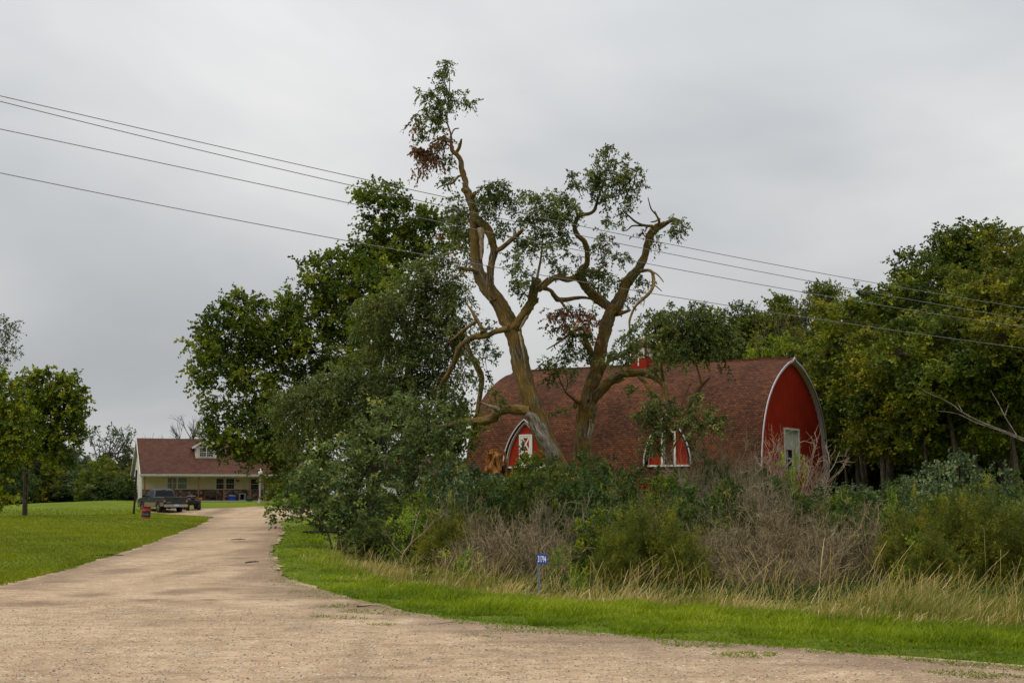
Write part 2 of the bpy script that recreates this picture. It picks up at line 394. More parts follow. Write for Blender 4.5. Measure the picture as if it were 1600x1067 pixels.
# ================================================================== the barn
def roofmat(name, c1, c2, c3, bw, rh, contrast=1.0):
    m = MT(name); v = m.coord(attr='vec')
    br = m.n('ShaderNodeTexBrick'); br.offset = .5; br.inputs['Scale'].default_value = 1; br.inputs['Brick Width'].default_value = bw; br.inputs['Row Height'].default_value = rh
    br.inputs['Mortar Size'].default_value = .018; br.inputs['Mortar Smooth'].default_value = .4; br.inputs['Bias'].default_value = 0
    br.inputs['Color1'].default_value = (0, 0, 0, 1); br.inputs['Color2'].default_value = (1, 1, 1, 1); br.inputs['Mortar'].default_value = (.25, .25, .25, 1)
    m.l(v, br.inputs['Vector'])
    n1 = m.noise(m.coord(attr='vec', scale=(1.2, 4.2, 1)), 1.1, 5, .7); n2 = m.noise(v, .22, 4)
    t = m.math('ADD', m.math('MULTIPLY', br.outputs[0], .32), m.math('ADD', m.math('MULTIPLY', n1, .55), m.math('MULTIPLY', m.math('SUBTRACT', n2, .5), .8)))
    col = m.ramp(t, [(.22, c1), (.5, c2), (.85, c3)])
    col = m.mix(m.math('MULTIPLY', br.outputs['Fac'], .55), col, tuple(x * .35 for x in c1))
    m.set(col=col, rough=.95, spec=.05)
    inv = m.math('SUBTRACT', 1.0, br.outputs['Fac']); m.bump(m.math('ADD', inv, m.math('MULTIPLY', n1, .3)), .7, .03); return m.m
M_ROOF = roofmat('brown_shingles', (.045, .023, .016), (.104, .043, .024), (.215, .077, .029), .26, .155)
M_RED = paint('barn_red', (.29, .020, .007), .65, .14, .8, spec=.1, dirt=(.17, .022, .012))
M_WHITE = paint('white_paint', (.60, .57, .53), .5, .06, 2, dirt=(.34, .31, .28))
M_SOFFIT = paint('soffit_boards', (.46, .40, .42), .6, .05, 2)
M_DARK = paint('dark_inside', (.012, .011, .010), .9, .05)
M_WOODOLD = paint('old_wood', (.16, .10, .06), .8, .2, 4)
m = MT('glass_dark'); m.set(col=(.010, .012, .013), rough=.3, spec=.12); M_GLASS = m.m
m = MT('glass_pane'); m.set(col=(.30, .31, .30), rough=.25, spec=.6); M_PANE = m.m

A = R(30.917)
barn = thing('gothic_arch_barn', 'red barn with a tall curved brown shingle roof standing behind the thicket', 'barn', (20.0, 100.0, 0), -A)
EAVE, HT, HW, BL = 2.85, 11.25, 6.95, 23.2
prof_t = np.array([0, .1, .2, .32, .44, .56, .67, .78, .88, .95, 1.0]); prof_w = np.array([1, .99, .972, .942, .895, .82, .715, .565, .37, .18, 0.0])
tt = np.linspace(0, 1, 41); ww = np.interp(tt, prof_t, prof_w)
ww = np.convolve(np.pad(ww, 2, mode='edge'), np.ones(5) / 5, 'valid'); ww[0] = 1; ww[-1] = 0; ww[-2] = .045
def arc(off=0.0, z0=EAVE):
    """half profile eave->ridge as (k, z), offset inward"""
    k = ww * HW; z = z0 + tt * (HT - z0)
    d = np.stack([np.gradient(k), np.gradient(z)], -1); d = unit(d); nrm = np.stack([-d[:, 1], d[:, 0]], -1)   # inward
    q = np.stack([k, z], -1) + nrm * off
    q[:, 0] = np.maximum(q[:, 0], 0)
    return q
def full(off): 
    a_ = arc(off); return np.concatenate([a_ * [-1, 1], a_[::-1][1:]])
def shell(g, off0, off1, x0, x1, nx=1, mat=0, ends=True):
    o = full(off0); i_ = full(off1); n = len(o); le = np.concatenate([[0], np.cumsum(np.linalg.norm(np.diff(o, axis=0), axis=1))])
    for s_, (pr, flip) in enumerate(((o, False), (i_, True))):
        xs_ = np.linspace(x0, x1, nx + 1)
        V = np.array([[(x, p[0], p[1]) for p in pr] for x in xs_]); K = np.array([[(x, l, 0) for l in le] for x in xs_])
        ii = np.arange(nx)[:, None] * n; jj = np.arange(n - 1)[None]
        Fc = np.stack([ii + jj, ii + jj + 1, ii + n + jj + 1, ii + n + jj], -1).reshape(-1, 4)
        g.add(V.reshape(-1, 3), Fc if flip else Fc[:, ::-1].copy(), mat, vec=K.reshape(-1, 3), smooth=True)
    if ends:
        for x in (x0, x1):
            V = [(x, p[0], p[1]) for p in o] + [(x, p[0], p[1]) for p in i_]
            g.add(V, [(k_, k_ + 1, n + k_ + 1, n + k_) for k_ in range(n - 1)], mat)
        for q in (0, n - 1):
            V = [(x0, *o[q]), (x1, *o[q]), (x1, *i_[q]), (x0, *i_[q])]; g.add(V, [(0, 1, 2, 3)], mat)
g = G(); shell(g, 0, .16, -BL, -.03, 12); g.build('roof', M_ROOF, barn)
g = G(); shell(g, .165, .20, -.40, -.06); g.build('soffit', M_SOFFIT, barn)
g = G(); shell(g, -.015, .13, -.055, .0); rt = g.build('rake_trim', M_SOFFIT, barn)
g = G(); g.box(-BL, -.4, -.09, .09, HT - .04, HT + .07); g.build('ridge_cap', M_ROOF, barn)
# side walls (red boards) and eave fascia
for sgn in (-1, 1):
    g = G(); n = 150; xs_ = np.linspace(-BL + .4, -.4, n); yy = sgn * (HW - .35) + .02 * sgn * (np.arange(n) % 2)
    V = np.concatenate([np.stack([xs_, yy, np.full(n, -.3)], -1), np.stack([xs_, yy, np.full(n, EAVE + .3)], -1)])
    k_ = np.arange(n - 1); g.add(V, np.stack([k_, k_ + 1, n + k_ + 1, n + k_], -1)); g.build('side_wall', M_RED, barn)
    g = G(); g.box(-BL, -.05, sgn * (HW - .1) - .03, sgn * (HW - .1) + .03, EAVE - .22, EAVE - .01); g.build('eave_board', M_WOODOLD, barn)
def gable(x, holes, sgn):
    g = G(); pr = arc(.17); z_of = lambda y: float(np.interp(-abs(y), -pr[:, 0], pr[:, 1]))
    w = pr[:, 0].max(); ys_ = np.arange(-w, w + .001, .2)
    for a_, b_ in zip(ys_[:-1], ys_[1:]):
        i_ = int(round((a_ + w) / .2)); xa = x + sgn * (.05 if i_ % 2 else 0); xb = x + sgn * (0 if i_ % 2 else .05)
        mid = (a_ + b_) / 2; segs = [(-.3, None)]
        h = next((h for h in holes if h[0] < mid < h[1]), None)
        for lo, hi in ([(-.3, h[2]), (h[3], None)] if h else [(-.3, None)]):
            za, zb = (z_of(a_), z_of(b_)) if hi is None else (hi, hi)
            g.add([(xa, a_, lo), (xb, b_, lo), (xb, b_, zb), (xa, a_, za)], [(0, 1, 2, 3)])
    return g
WY0, WY1, WZ0, WZ1 = -1.45, 1.4, 3.35, 6.15
gable(-.40, [(WY0, WY1, WZ0, WZ1)], 1).build('gable_wall', M_RED, barn)
gable(-BL + .4, [], -1).build('gable_wall', M_RED, barn)
# big opening in the gable
fr = G(); t_ = .17
fr.box(-.41, -.32, WY0 - t_ + .05, WY0 + .05, WZ0 - .1, WZ1 + .1); fr.box(-.41, -.32, WY1 - .05, WY1 + t_ - .05, WZ0 - .1, WZ1 + .1)
fr.box(-.40, -.315, WY0 + .05, WY1 - .05, WZ1 - .04, WZ1 + .12); fr.box(-.40, -.315, WY0 + .05, WY1 - .05, WZ0 - .12, WZ0 + .04)
op = fr.build('loft_window', M_WHITE, barn)
g = G(); g.box(-.62, -.43, WY0 - .02, WY0 + .0, WZ0, WZ1); g.box(-.62, -.43, WY1, WY1 + .02, WZ0, WZ1); g.box(-.62, -.43, WY0, WY1, WZ1, WZ1 + .02); g.build('jamb', M_WHITE, op)
g = G(); g.box(-.55, -.52, WY0 + .02, WY1 - .02, 4.75, WZ1 - .02); g.build('sash_panel', M_WHITE, op)
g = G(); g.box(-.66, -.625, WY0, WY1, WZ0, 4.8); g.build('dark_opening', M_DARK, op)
g = G(); g.box(-.60, -.50, .60, .74, WZ0, WZ1 - .02); g.box(-.60, -.56, WY0 + .02, .60, 4.1, 4.18); g.box(-.60, -.56, -.5, -.43, WZ0, 4.7); g.build('mullion', M_WHITE, op)
# dormers
def dormer(xc, open_):
    hw, z0, z1, yf = 1.78, 3.6, 7.05, -HW - .02
    n = 17; t = np.linspace(0, 1, n)
    def hp(o): # pointed arch
        k = (hw - o) * np.cos(t * np.pi / 2) ** .62; k = (hw - o) * (1 - t ** 2.1) ** .9; z = z0 + t * (z1 - z0 - o * 1.1); a_ = np.stack([k, z], -1); return np.concatenate([a_ * [-1, 1], a_[::-1][1:]])
    fr_ = hp(.30); g = G()
    # red face with the door cut out
    dx0, dx1, dz1 = -.53, .53, 5.92
    ks = np.concatenate([np.linspace(-fr_[:, 0].max(), dx0, 12), np.linspace(dx0, dx1, 9)[1:], np.linspace(dx1, fr_[:, 0].max(), 12)[1:]])
    half = hp(.30)[n - 1:]
    zf = lambda k: float(np.interp(-abs(k), -half[:, 0], half[:, 1])) if True else 0
    half = half[np.argsort(-half[:, 0])]; zf = lambda k: float(np.interp(-abs(k), -half[:, 0], half[:, 1]))
    for q, (a_, b_) in enumerate(zip(ks[:-1], ks[1:])):
        m_ = (a_ + b_) / 2; lo = dz1 if dx0 < m_ < dx1 else z0
        ya, yb = yf + (.018 if q % 2 else 0), yf + (0 if q % 2 else .018)
        g.add([(xc + a_, ya, lo), (xc + b_, yb, lo), (xc + b_, yb, zf(b_)), (xc + a_, ya, zf(a_))], [(0, 1, 2, 3)])
    d = g.build('dormer', M_RED, barn)
    # curved dormer roof
    o, i_ = hp(0), hp(.14); g = G(); N = len(o); le = np.concatenate([[0], np.cumsum(np.linalg.norm(np.diff(o, axis=0), axis=1))])
    for pr, fl in ((o, 0), (i_, 1)):
        V = np.array([[(xc + p[0], y, p[1]) for p in pr] for y in (yf - .28, yf + 1.6)]); K = np.array([[(y, l, 0) for l in le] for y in (0, 1.9)])
        g.add(V.reshape(-1, 3), [((k, k + 1, N + k + 1, N + k) if fl else (N + k, N + k + 1, k + 1, k)) for k in range(N - 1)], vec=K.reshape(-1, 3), smooth=True)
    g.build('dormer_roof', M_ROOF, d)
    g = G()
    for a0, a1, y0, y1 in ((-.02, .07, yf - .33, yf - .285), (.19, .26, yf - .20, yf - .16))[:1 if open_ else 2]:
        o2, i2 = hp(a0), hp(a1)
        for y in (y0, y1):
            V = [(xc + p[0], y, p[1]) for p in o2] + [(xc + p[0], y, p[1]) for p in i2]; g.add(V, [(k, k + 1, N + k + 1, N + k) for k in range(N - 1)])
        for pr in (o2, i2):
            V = [(xc + p[0], y0, p[1]) for p in pr] + [(xc + p[0], y1, p[1]) for p in pr]; g.add(V, [(k, k + 1, N + k + 1, N + k) for k in range(N - 1)])
    o2 = hp(.29); V = [(xc + p[0], yf - .16, p[1]) for p in o2] + [(xc + p[0], yf + .01, p[1]) for p in o2]; g.add(V, [(k, k + 1, N + k + 1, N + k) for k in range(N - 1)])
    g.build('arch_trim', M_SOFFIT, d)
    g = G(); g.box(xc - 1.62, xc + 1.62, yf - .06, yf + .05, z0 - .07, z0 + .05); g.build('sill', M_WHITE, d)
    g = G(); t_ = .12
    g.box(xc + dx0 - .02, xc + dx0 + t_, yf - .09, yf - .004, z0 + .052, dz1 + .02); g.box(xc + dx1 - t_, xc + dx1 + .02, yf - .09, yf - .004, z0 + .052, dz1 + .02); g.box(xc + dx0 + t_, xc + dx1 - t_, yf - .088, yf - .003, dz1 - .1, dz1 + .03)
    g.build('door_frame', M_WHITE, d)
    def door(parent, swing):
        e = G(); e.box(dx0 + .13, dx1 - .13, .01, .04, z0 + .06, dz1 - .12); f_ = G(); b0, b1 = dx0 + .13, dx1 - .13; zm = (z0 + dz1) / 2 - .05
        f_.box(b0, b0 + .11, -.03, .006, z0 + .06, dz1 - .12); f_.box(b1 - .11, b1, -.03, .006, z0 + .06, dz1 - .12)
        for z in (z0 + .06, zm - .05, dz1 - .23): f_.box(b0 + .11, b1 - .11, -.028, .006, z, z + .11)
        for za, zb in ((z0 + .17, zm - .05), (zm + .06, dz1 - .23)):
            f_.obox((b0 + .11, -.012, za), (b1 - .11, -.012, zb), .032, .1); f_.obox((b0 + .11, -.008, zb), (b1 - .11, -.008, za), .032, .1)
        A_ = e.build('loft_door', M_RED, parent); B_ = f_.build('cross_brace', M_WHITE, parent)
        for ob in (A_, B_):
            if swing: ob.matrix_local = Matrix.Translation((xc + dx0 + .13, yf + .05, 0)) @ Matrix.Rotation(R(86), 4, 'Z') @ Matrix.Translation((-dx0 - .13, 0, 0))
            else: ob.location = (xc, yf - .05, 0)
    door(d, open_)
    if open_:
        g = G(); g.box(xc + dx0 - .1, xc + dx1 + .1, yf + 1.3, yf + 1.34, z0, dz1 + .2); g.build('dark_opening', M_DARK, d)
        g = G(); g.box(xc + dx0, xc + dx0 + .06, yf + .03, yf + 1.3, z0, dz1); g.box(xc + dx1, xc + dx1 + .05, yf + .03, yf + 1.3, z0, dz1); g.build('jamb', M_WOODOLD, d)
    return d
dormer(-17.95, False); dormer(-6.65, True)
# roof below the dormers is the main roof; cupola on the ridge
g = G(); cxx = -11.95; g.box(cxx - .62, cxx + .62, -.62, .62, HT - .7, HT + .45)
for sx in (-1, 1):
    for sy in (-1, 1): g.box(cxx + sx * .56 - .06, cxx + sx * .56 + .06, sy * .56 - .06, sy * .56 + .06, HT + .45, HT + 1.35)
cu = g.build('cupola', M_RED, barn)
g = G()
for s_ in (-1, 1):
    g.box(cxx - .49, cxx - .06, s_ * .6 - .02, s_ * .6 + .02, HT + .47, HT + 1.25); g.box(cxx + .06, cxx + .49, s_ * .6 - .02, s_ * .6 + .02, HT + .47, HT + 1.25)
    g.box(cxx + s_ * .6 - .02, cxx + s_ * .6 + .02, -.49, .49, HT + .47, HT + 1.25)
g.build('louvre', M_WHITE, cu)
g = G(); g.box(cxx - .05, cxx + .05, -.66, .66, HT - .1, HT + 1.3); g.build('trim', M_WHITE, cu)
g = G(); b_ = [(cxx - .8, -.8, HT + 1.35), (cxx + .8, -.8, HT + 1.35), (cxx + .8, .8, HT + 1.35), (cxx - .8, .8, HT + 1.35), (cxx, 0, HT + 2.0)]
g.add(b_, [(3, 2, 1, 0), (0, 1, 4), (1, 2, 4), (2, 3, 4), (3, 0, 4)]); g.build('cupola_roof', M_ROOF, cu)

# ================================================================== the house
M_SIDE = MT('cream_siding'); v = M_SIDE.coord('Object')
wv = M_SIDE.n('ShaderNodeTexWave', wave_type='BANDS', bands_direction='Z', wave_profile='SAW'); wv.inputs['Scale'].default_value = 1.05; M_SIDE.l(v, wv.inputs['Vector'])
nz_ = M_SIDE.noise(v, 1.5, 4); M_SIDE.set(col=M_SIDE.ramp(nz_, [(.3, (.50, .42, .26)), (.7, (.60, .51, .33))]), rough=.6, spec=.2); M_SIDE.bump(wv.outputs[0], .9, .03); M_SIDE = M_SIDE.m
M_WSIDE = paint('white_siding', (.56, .53, .43), .6, .05, 1.5)
m = MT('fieldstone'); v = m.coord('Object', (1, 1, 1.2)); vo = m.n('ShaderNodeTexVoronoi', feature='F1'); vo.inputs['Scale'].default_value = 4.2; m.l(v, vo.inputs['Vector'])
hs = m.n('ShaderNodeSeparateColor'); m.l(vo.outputs['Color'], hs.inputs[0]); ve = m.n('ShaderNodeTexVoronoi', feature='DISTANCE_TO_EDGE'); ve.inputs['Scale'].default_value = 4.2; m.l(v, ve.inputs['Vector'])
col = m.ramp(hs.outputs[0], [(0, (.035, .022, .016)), (.4, (.11, .06, .035)), (.75, (.20, .13, .085)), (1, (.27, .21, .16))])
col = m.mix(m.math('LESS_THAN', ve.outputs[0], .05), col, (.05, .04, .032)); m.set(col=col, rough=.85); m.bump(m.math('MINIMUM', ve.outputs[0], .2), 1, .1); M_STONE = m.m
M_HROOF = roofmat('house_shingles', (.070, .036, .028), (.110, .052, .037), (.150, .066, .042), .33, .16)
M_POST = paint('cedar_post', (.17, .075, .028), .7, .15, 3)
M_DOOR = paint('wooden_door', (.22, .065, .015), .45, .15, 3)
M_CONC = paint('porch_concrete', (.36, .33, .27), .9, .1, 2)
m = MT('curtain'); v = m.coord('Object', (9, 1, .6)); m.set(col=m.ramp(m.noise(v, 2, 3), [(.35, (.10, .11, .09)), (.65, (.26, .27, .22))]), rough=.9); M_CURT = m.m

GH = gz1(-30, 131)
house = thing('farmhouse', 'cream ranch farmhouse with a brown shingle roof and long front porch beyond the lawn', 'house', (-33.3, 128, GH), R(20))
HLn, HB = 15.2, 9.2
z_ = lambda a_: a_ - GH
ROOFP = [(0, 3.40), (2.2, 4.95), (4.6, 6.78), (9.2, 3.45)]
def roof_slab(g, x0, x1, pts, th, mat=0):
    le = np.concatenate([[0], np.cumsum(np.linalg.norm(np.diff(np.array(pts), axis=0), axis=1))])
    for (a_, b_, l0, l1) in zip(pts[:-1], pts[1:], le[:-1], le[1:]):
        V = [(x0, a_[0], z_(a_[1])), (x1, a_[0], z_(a_[1])), (x1, b_[0], z_(b_[1])), (x0, b_[0], z_(b_[1]))]
        V2 = [(p[0], p[1], p[2] - th) for p in V]; K = [(x0, l0, 0), (x1, l0, 0), (x1, l1, 0), (x0, l1, 0)]
        g.add(V, [(0, 1, 2, 3)], mat, vec=K); g.add(V2, [(3, 2, 1, 0)], 1, vec=K)
    V = [(x, p[0], z_(p[1]) - q) for x in (x0, x1) for q in (0, th) for p in pts]; n = len(pts)
    for o_ in (0, 2 * n): g.add(V, [tuple(o_ + k for k in (i_, i_ + 1, n + i_ + 1, n + i_)) for i_ in range(n - 1)], mat)
    for i_ in (0, n - 1): g.add([V[i_], V[n + i_], V[3 * n + i_], V[2 * n + i_]], [(0, 1, 2, 3)], mat)
g = G(); roof_slab(g, 0, HLn, ROOFP, .13); hr = g.build('roof', [M_HROOF, M_WSIDE], house)
g = G()
for x in (-.05, HLn + .01):
    for a_, b_ in zip(ROOFP[:-1], ROOFP[1:]): g.obox((x + .02, a_[0], z_(a_[1]) - .10), (x + .02, b_[0], z_(b_[1]) - .10), .045, .24)
g.build('rake_board', M_WHITE, house)
g = G(); g.prism([(-.14, z_(3.41)), (-.02, z_(3.41)), (-.02, z_(3.26)), (-.11, z_(3.26))], 0, 0, HLn); g.box(.0, HLn, -.018, .02, z_(3.18), z_(3.39)); g.build('gutter', M_WHITE, house)
g = G(); g.box(.1, HLn - .1, .02, 1.9, z_(3.19), z_(3.22)); g.build('porch_ceiling', M_WSIDE, house)
g = G(); g.box(.3, 12.6, 1.9, 2.1, 0, z_(3.2)); g.box(.3, HLn - .3, 8.7, 8.9, -.6, z_(3.2))
g.box(12.6, HLn - .3, .3, 2.1, 0, z_(3.19)); w_ = g.build('front_wall', M_SIDE, house)
g = G()
for x in (.3, HLn - .3):
    g = G(); g.prism([(1.9, -.9), (8.9, -.9), (8.9, z_(3.5)), (4.6, z_(6.6)), (1.9, z_(4.6))], 0, x - .06, x + .06); g.build('gable_wall', M_WSIDE, house)
g = G(); g.box(.22, .36, .25, 1.84, z_(3.0), z_(3.2)); g.build('porch_beam', M_WSIDE, house)
g = G(); g.box(.36, 11.4, 1.78, 1.895, 0, z_(2.03)); g.build('stone_wainscot', M_STONE, house)
g = G(); g.box(.05, 12.7, -.1, 1.9, -.9, .03); g.build('porch_floor', M_CONC, house)
for x in (.42, 2.84, 5.17, 7.47, 9.86):
    g = G(); g.box(x - .06, x + .06, .06, .18, .03, z_(3.18)); g.box(x - .08, x + .08, .05, .19, .03, .16); g.build('porch_post', M_POST, house)
g = G(); g.box(.10, .18, .1, .18, -.2, z_(3.18)); g.build('downspout', M_WHITE, house)
def window(x0, x1, z0, z1, y, curtain, cols=1):
    f_ = G(); t = .06
    for a_, b_ in ((x0 - t, x0), (x1, x1 + t)): f_.box(a_, b_, y - .05, y - .002, z_(z0) - t, z_(z1) + t)
    f_.box(x0, x1, y - .05, y - .002, z_(z1), z_(z1) + t); f_.box(x0, x1, y - .05, y - .002, z_(z0) - t, z_(z0))
    zm = z_((z0 + z1) / 2); f_.box(x0, x1, y - .04, y - .004, zm - .025, zm + .025)
    w = f_.build('window', M_WHITE, house)
    g = G(); g.box(x0, x1, y - .02, y - .006, z_(z0), z_(z1)); g.build('pane', M_CURT if curtain else M_GLASS, w)
    if cols > 1:
        g = G()
        for k in range(1, cols): xx_ = x0 + (x1 - x0) * k / cols; g.box(xx_ - .012, xx_ + .012, y - .034, y - .0205, z_(z0), z_(z1))
        for zz_ in (z0 + (z1 - z0) * .25, z0 + (z1 - z0) * .75): g.box(x0, x1, y - .032, y - .021, z_(zz_) - .012, z_(zz_) + .012)
        g.build('glazing_bar', M_WHITE if y > 2 else M_CURT, w)
window(2.62, 3.42, 2.1, 3.1, 1.9, True); window(3.54, 4.34, 2.1, 3.1, 1.9, True)
window(7.03, 7.78, 2.1, 3.02, 1.9, False, 3); window(7.93, 8.66, 2.1, 3.02, 1.9, False, 3); window(10.16, 10.9, 2.05, 3.0, 1.9, False, 2)
g = G(); g.box(11.66, 12.24, 1.82, 1.89, .05, z_(3.02)); dr = g.build('front_door', M_DOOR, house)
g = G(); g.cyl((11.74, 1.80, 1.05), (11.74, 1.77, 1.05), .04); g.build('handle', M_POST, dr)
g = G()
for x in (11.38, 11.57, 12.24, 12.46): g.box(x, x + .07, 1.80, 1.895, .05, z_(3.10))
g.box(11.38, 12.53, 1.795, 1.897, z_(3.10), z_(3.17)); g.build('door_surround', M_WHITE, house)
g = G(); g.box(11.45, 11.57, 1.85, 1.894, .05, z_(3.05)); g.box(12.31, 12.46, 1.85, 1.894, .05, z_(3.05)); g.build('sidelight', M_GLASS, house)
# roof dormer
y0 = 2.15; dw = G(); dw.prism([(5.12, z_(4.9)), (7.02, z_(4.9)), (7.02, z_(5.98)), (6.07, z_(6.58)), (5.12, z_(5.98))], 1, y0, 4.4); dm = dw.build('dormer', M_WSIDE, house)
g = G()
for sx in (-1, 1):
    for th_, o_ in ((0, 0),):
        V = [(6.07, y0 - .22, z_(6.74)), (6.07, 4.55, z_(6.74)), (6.07 + sx * 1.28, 4.55, z_(5.90)), (6.07 + sx * 1.28, y0 - .22, z_(5.90))]
        V2 = [(p[0], p[1], p[2] - .11) for p in V]; g.add(V + V2, [(0, 1, 2, 3), (7, 6, 5, 4), (0, 3, 7, 4), (2, 3, 7, 6)], vec=[(p[1], abs(p[0] - 6.07), 0) for p in V + V2])
g.build('dormer_roof', M_HROOF, dm)
g = G()
for sx in (-1, 1): g.obox((6.07, y0 - .24, z_(6.68)), (6.07 + sx * 1.32, y0 - .24, z_(5.83)), .05, .18)
g.box(4.78, 5.12, y0 - .2, y0 + .12, z_(5.80), z_(5.90)); g.box(7.02, 7.36, y0 - .2, y0 + .12, z_(5.80), z_(5.90)); g.build('dormer_trim', M_WHITE, dm)
window(5.50, 6.04, 5.08, 5.85, y0, False, 3); window(6.14, 6.68, 5.08, 5.85, y0, False, 3)
# pale garage glimpsed between the trunks
gar = thing('pale_garage', 'pale walled garage glimpsed between the trunks below the big maple', 'garage', (-12.5, 134, gz1(-8, 134) + .1), R(8))
g = G(); g.box(0, 7, 0, 6, -.5, 2.5); g.build('wall', M_WSIDE, gar)
g = G(); g.prism([(-.3, 2.45), (3, 4.0), (6.3, 2.45), (6.3, 2.6), (3, 4.17), (-.3, 2.6)], 0, -.3, 7.3); g.build('roof', M_HROOF, gar)
g = G()
for k in range(4): g.box(.8, 3.6, -.04, -.003, .05 + .5 * k, .5 + .5 * k)
g.build('garage_door', M_WHITE, gar)
# ================================================================== pickup truck
M_TPAINT = MT('truck_paint'); v = M_TPAINT.coord('Object'); sx_ = M_TPAINT.n('ShaderNodeSeparateXYZ'); M_TPAINT.l(v, sx_.inputs[0])
nn = M_TPAINT.noise(v, 3, 5); dz = M_TPAINT.math('ADD', M_TPAINT.math('MULTIPLY', M_TPAINT.math('SUBTRACT', .95, sx_.outputs[2]), 2.2), M_TPAINT.math('MULTIPLY', M_TPAINT.math('SUBTRACT', nn, .5), 1.2), clamp=True)
M_TPAINT.set(col=M_TPAINT.mix(dz, (.010, .014, .014), (.14, .105, .058)), rough=M_TPAINT.math('ADD', .38, M_TPAINT.math('MULTIPLY', dz, .5)), spec=.25); M_TPAINT = M_TPAINT.m
M_TAN = paint('mud_tan', (.20, .15, .085), .6, .2, 5)
M_GATE = paint('tailgate_green', (.010, .020, .019), .3, .05, 2, spec=.5)
M_TYRE = paint('tyre_rubber', (.030, .024, .019), .9, .2, 8)
M_RIM = paint('muddy_rim', (.26, .21, .15), .5, .2, 8, metal=.3)
M_CHROME = paint('dull_chrome', (.36, .33, .30), .35, .1, 6, metal=.5)
m = MT('tail_light'); m.set(col=(.16, .012, .012), rough=.35, spec=.4); M_TAIL = m.m
M_PLATE = paint('plate_white', (.45, .52, .58), .4, .08, 40)
M_BLACK = paint('black_plastic', (.014, .014, .014), .6, .1)
FW = (-math.sin(R(35)), math.cos(R(35))); LF = (-math.cos(R(35)), -math.sin(R(35)))
tx, ty = -27.5 - LF[0] * .98, 113 - LF[1] * .98
truck = thing('pickup_truck', 'dark muddy pickup truck parked with its tailgate toward us on the gravel by the house', 'pickup truck', (tx, ty, gz1(tx, ty) + .02), R(125))
def arch(xc, r, n=10, z=.38): return [(xc + r * math.cos(a), z + r * math.sin(a)) for a in np.linspace(math.pi - .25, .25, n)]
HWT = .97
# bed
for s_ in (-1, 1):
    g = G(); side = [(0, .55), (0, 1.22), (2.25, 1.22), (2.25, .48)] + [(p[0], p[1]) for p in reversed(arch(1.25, .50))]
    g.prism([(x, z) for x, z in side], 1, s_ * HWT, s_ * (HWT - .12)); g.build('bed_side', M_TPAINT, truck)
g = G(); g.box(.0, 2.25, -.84, .84, .62, .66); g.box(2.18, 2.25, -.84, .84, .66, 1.22); g.build('bed_floor', M_BLACK, truck)
g = G(); g.box(-.05, .02, -.83, .83, .62, 1.20); g.box(-.07, -.0, -.84, .84, 1.20, 1.235); tg = g.build('tailgate', M_GATE, truck)
g = G(); g.box(-.085, -.06, -.07, .07, 1.02, 1.10); g.build('handle', M_BLACK, tg)
g = G(); g.box(-.062, -.052, .42, .75, .80, .835); g.build('badge', M_CHROME, tg)
g = G(); g.box(-.062, -.052, -.75, -.55, .80, .84); g.build('badge', M_TAIL, tg)
g = G(); g.box(-.07, .0, -.97, .97, 1.2351, 1.25); g.box(0, 2.3, .86, .97, 1.221, 1.25); g.box(0, 2.3, -.97, -.86, 1.221, 1.25); g.build('bed_rail', M_CHROME, truck)
for s_ in (-1, 1):
    g = G(); g.box(-.045, .06, min(s_ * .84, s_ * .985), max(s_ * .84, s_ * .985), .82, 1.15); tl = g.build('tail_light', M_TAIL, truck)
    g = G(); g.box(-.055, -.04, min(s_ * .85, s_ * .98), max(s_ * .85, s_ * .98), .86, .97); g.build('reverse_light', M_CHROME, tl)
g = G(); g.box(-.22, -.02, -.95, .95, .45, .62); g.prism([(-.22, .62), (-.22, .66), (-.05, .66), (-.05, .62)], 1, -.93, .93); bp = g.build('rear_bumper', M_CHROME, truck)
g = G(); g.box(-.232, -.221, -.18, .18, .50, .66); g.build('licence_plate', M_PLATE, bp)
# front body
g = G(); fr_ = [(2.28, .45), (2.28, 1.20), (4.10, 1.20), (4.3, 1.22), (5.55, 1.10), (5.72, .98), (5.76, .52), (5.3, .45)] + list(reversed(arch(4.72, .50)))
g.prism(fr_, 1, -HWT, HWT); g.build('body', M_TPAINT, truck)
g = G(); g.box(5.74, 5.86, -.95, .95, .42, .62); g.build('front_bumper', M_CHROME, truck)
g = G(); g.box(.62, 2.3, -.975, -.93, .42, .5); g.box(.1, .72, .972, .985, .5, .78); g.box(1.8, 4.15, .972, .985, .47, .80); g.box(1.8, 4.15, -.985, -.972, .47, .80); g.box(.1, .72, -.985, -.972, .5, .78); g.build('lower_cladding', M_TAN, truck)
g = G()
for s_ in (-1, 1): g.cyl((2.1, s_ * 1.06, .40), (4.15, s_ * 1.06, .40), .04)
g.build('side_step', M_CHROME, truck)
# cab: lofted greenhouse
def ring(z, x0, x1, w): 
    c_ = .1
    return [(x0 + c_, -w, z), (x1 - c_, -w, z), (x1, -w + c_, z), (x1, w - c_, z), (x1 - c_, w, z), (x0 + c_, w, z), (x0, w - c_, z), (x0, -w + c_, z)]
rings = [ring(1.20, 2.28, 4.42, .95), ring(1.30, 2.30, 4.30, .93), ring(1.74, 2.46, 3.72, .79), ring(1.86, 2.58, 3.55, .72), ring(1.90, 2.8, 3.35, .6)]
g = G(); V = [p for r_ in rings for p in r_]; Fc = [(8 * k + j, 8 * k + (j + 1) % 8, 8 * k + 8 + (j + 1) % 8, 8 * k + 8 + j) for k in range(4) for j in range(8)] + [tuple(range(32, 40))]
g.add(V, Fc); cab = g.build('cab', M_TPAINT, truck)
def quad_off(a_, b_, c_, d_, off):
    a_, b_, c_, d_ = map(np.array, (a_, b_, c_, d_)); n_ = unit(np.cross(b_ - a_, d_ - a_)); return [a_ + n_ * off, b_ + n_ * off, c_ + n_ * off, d_ + n_ * off]
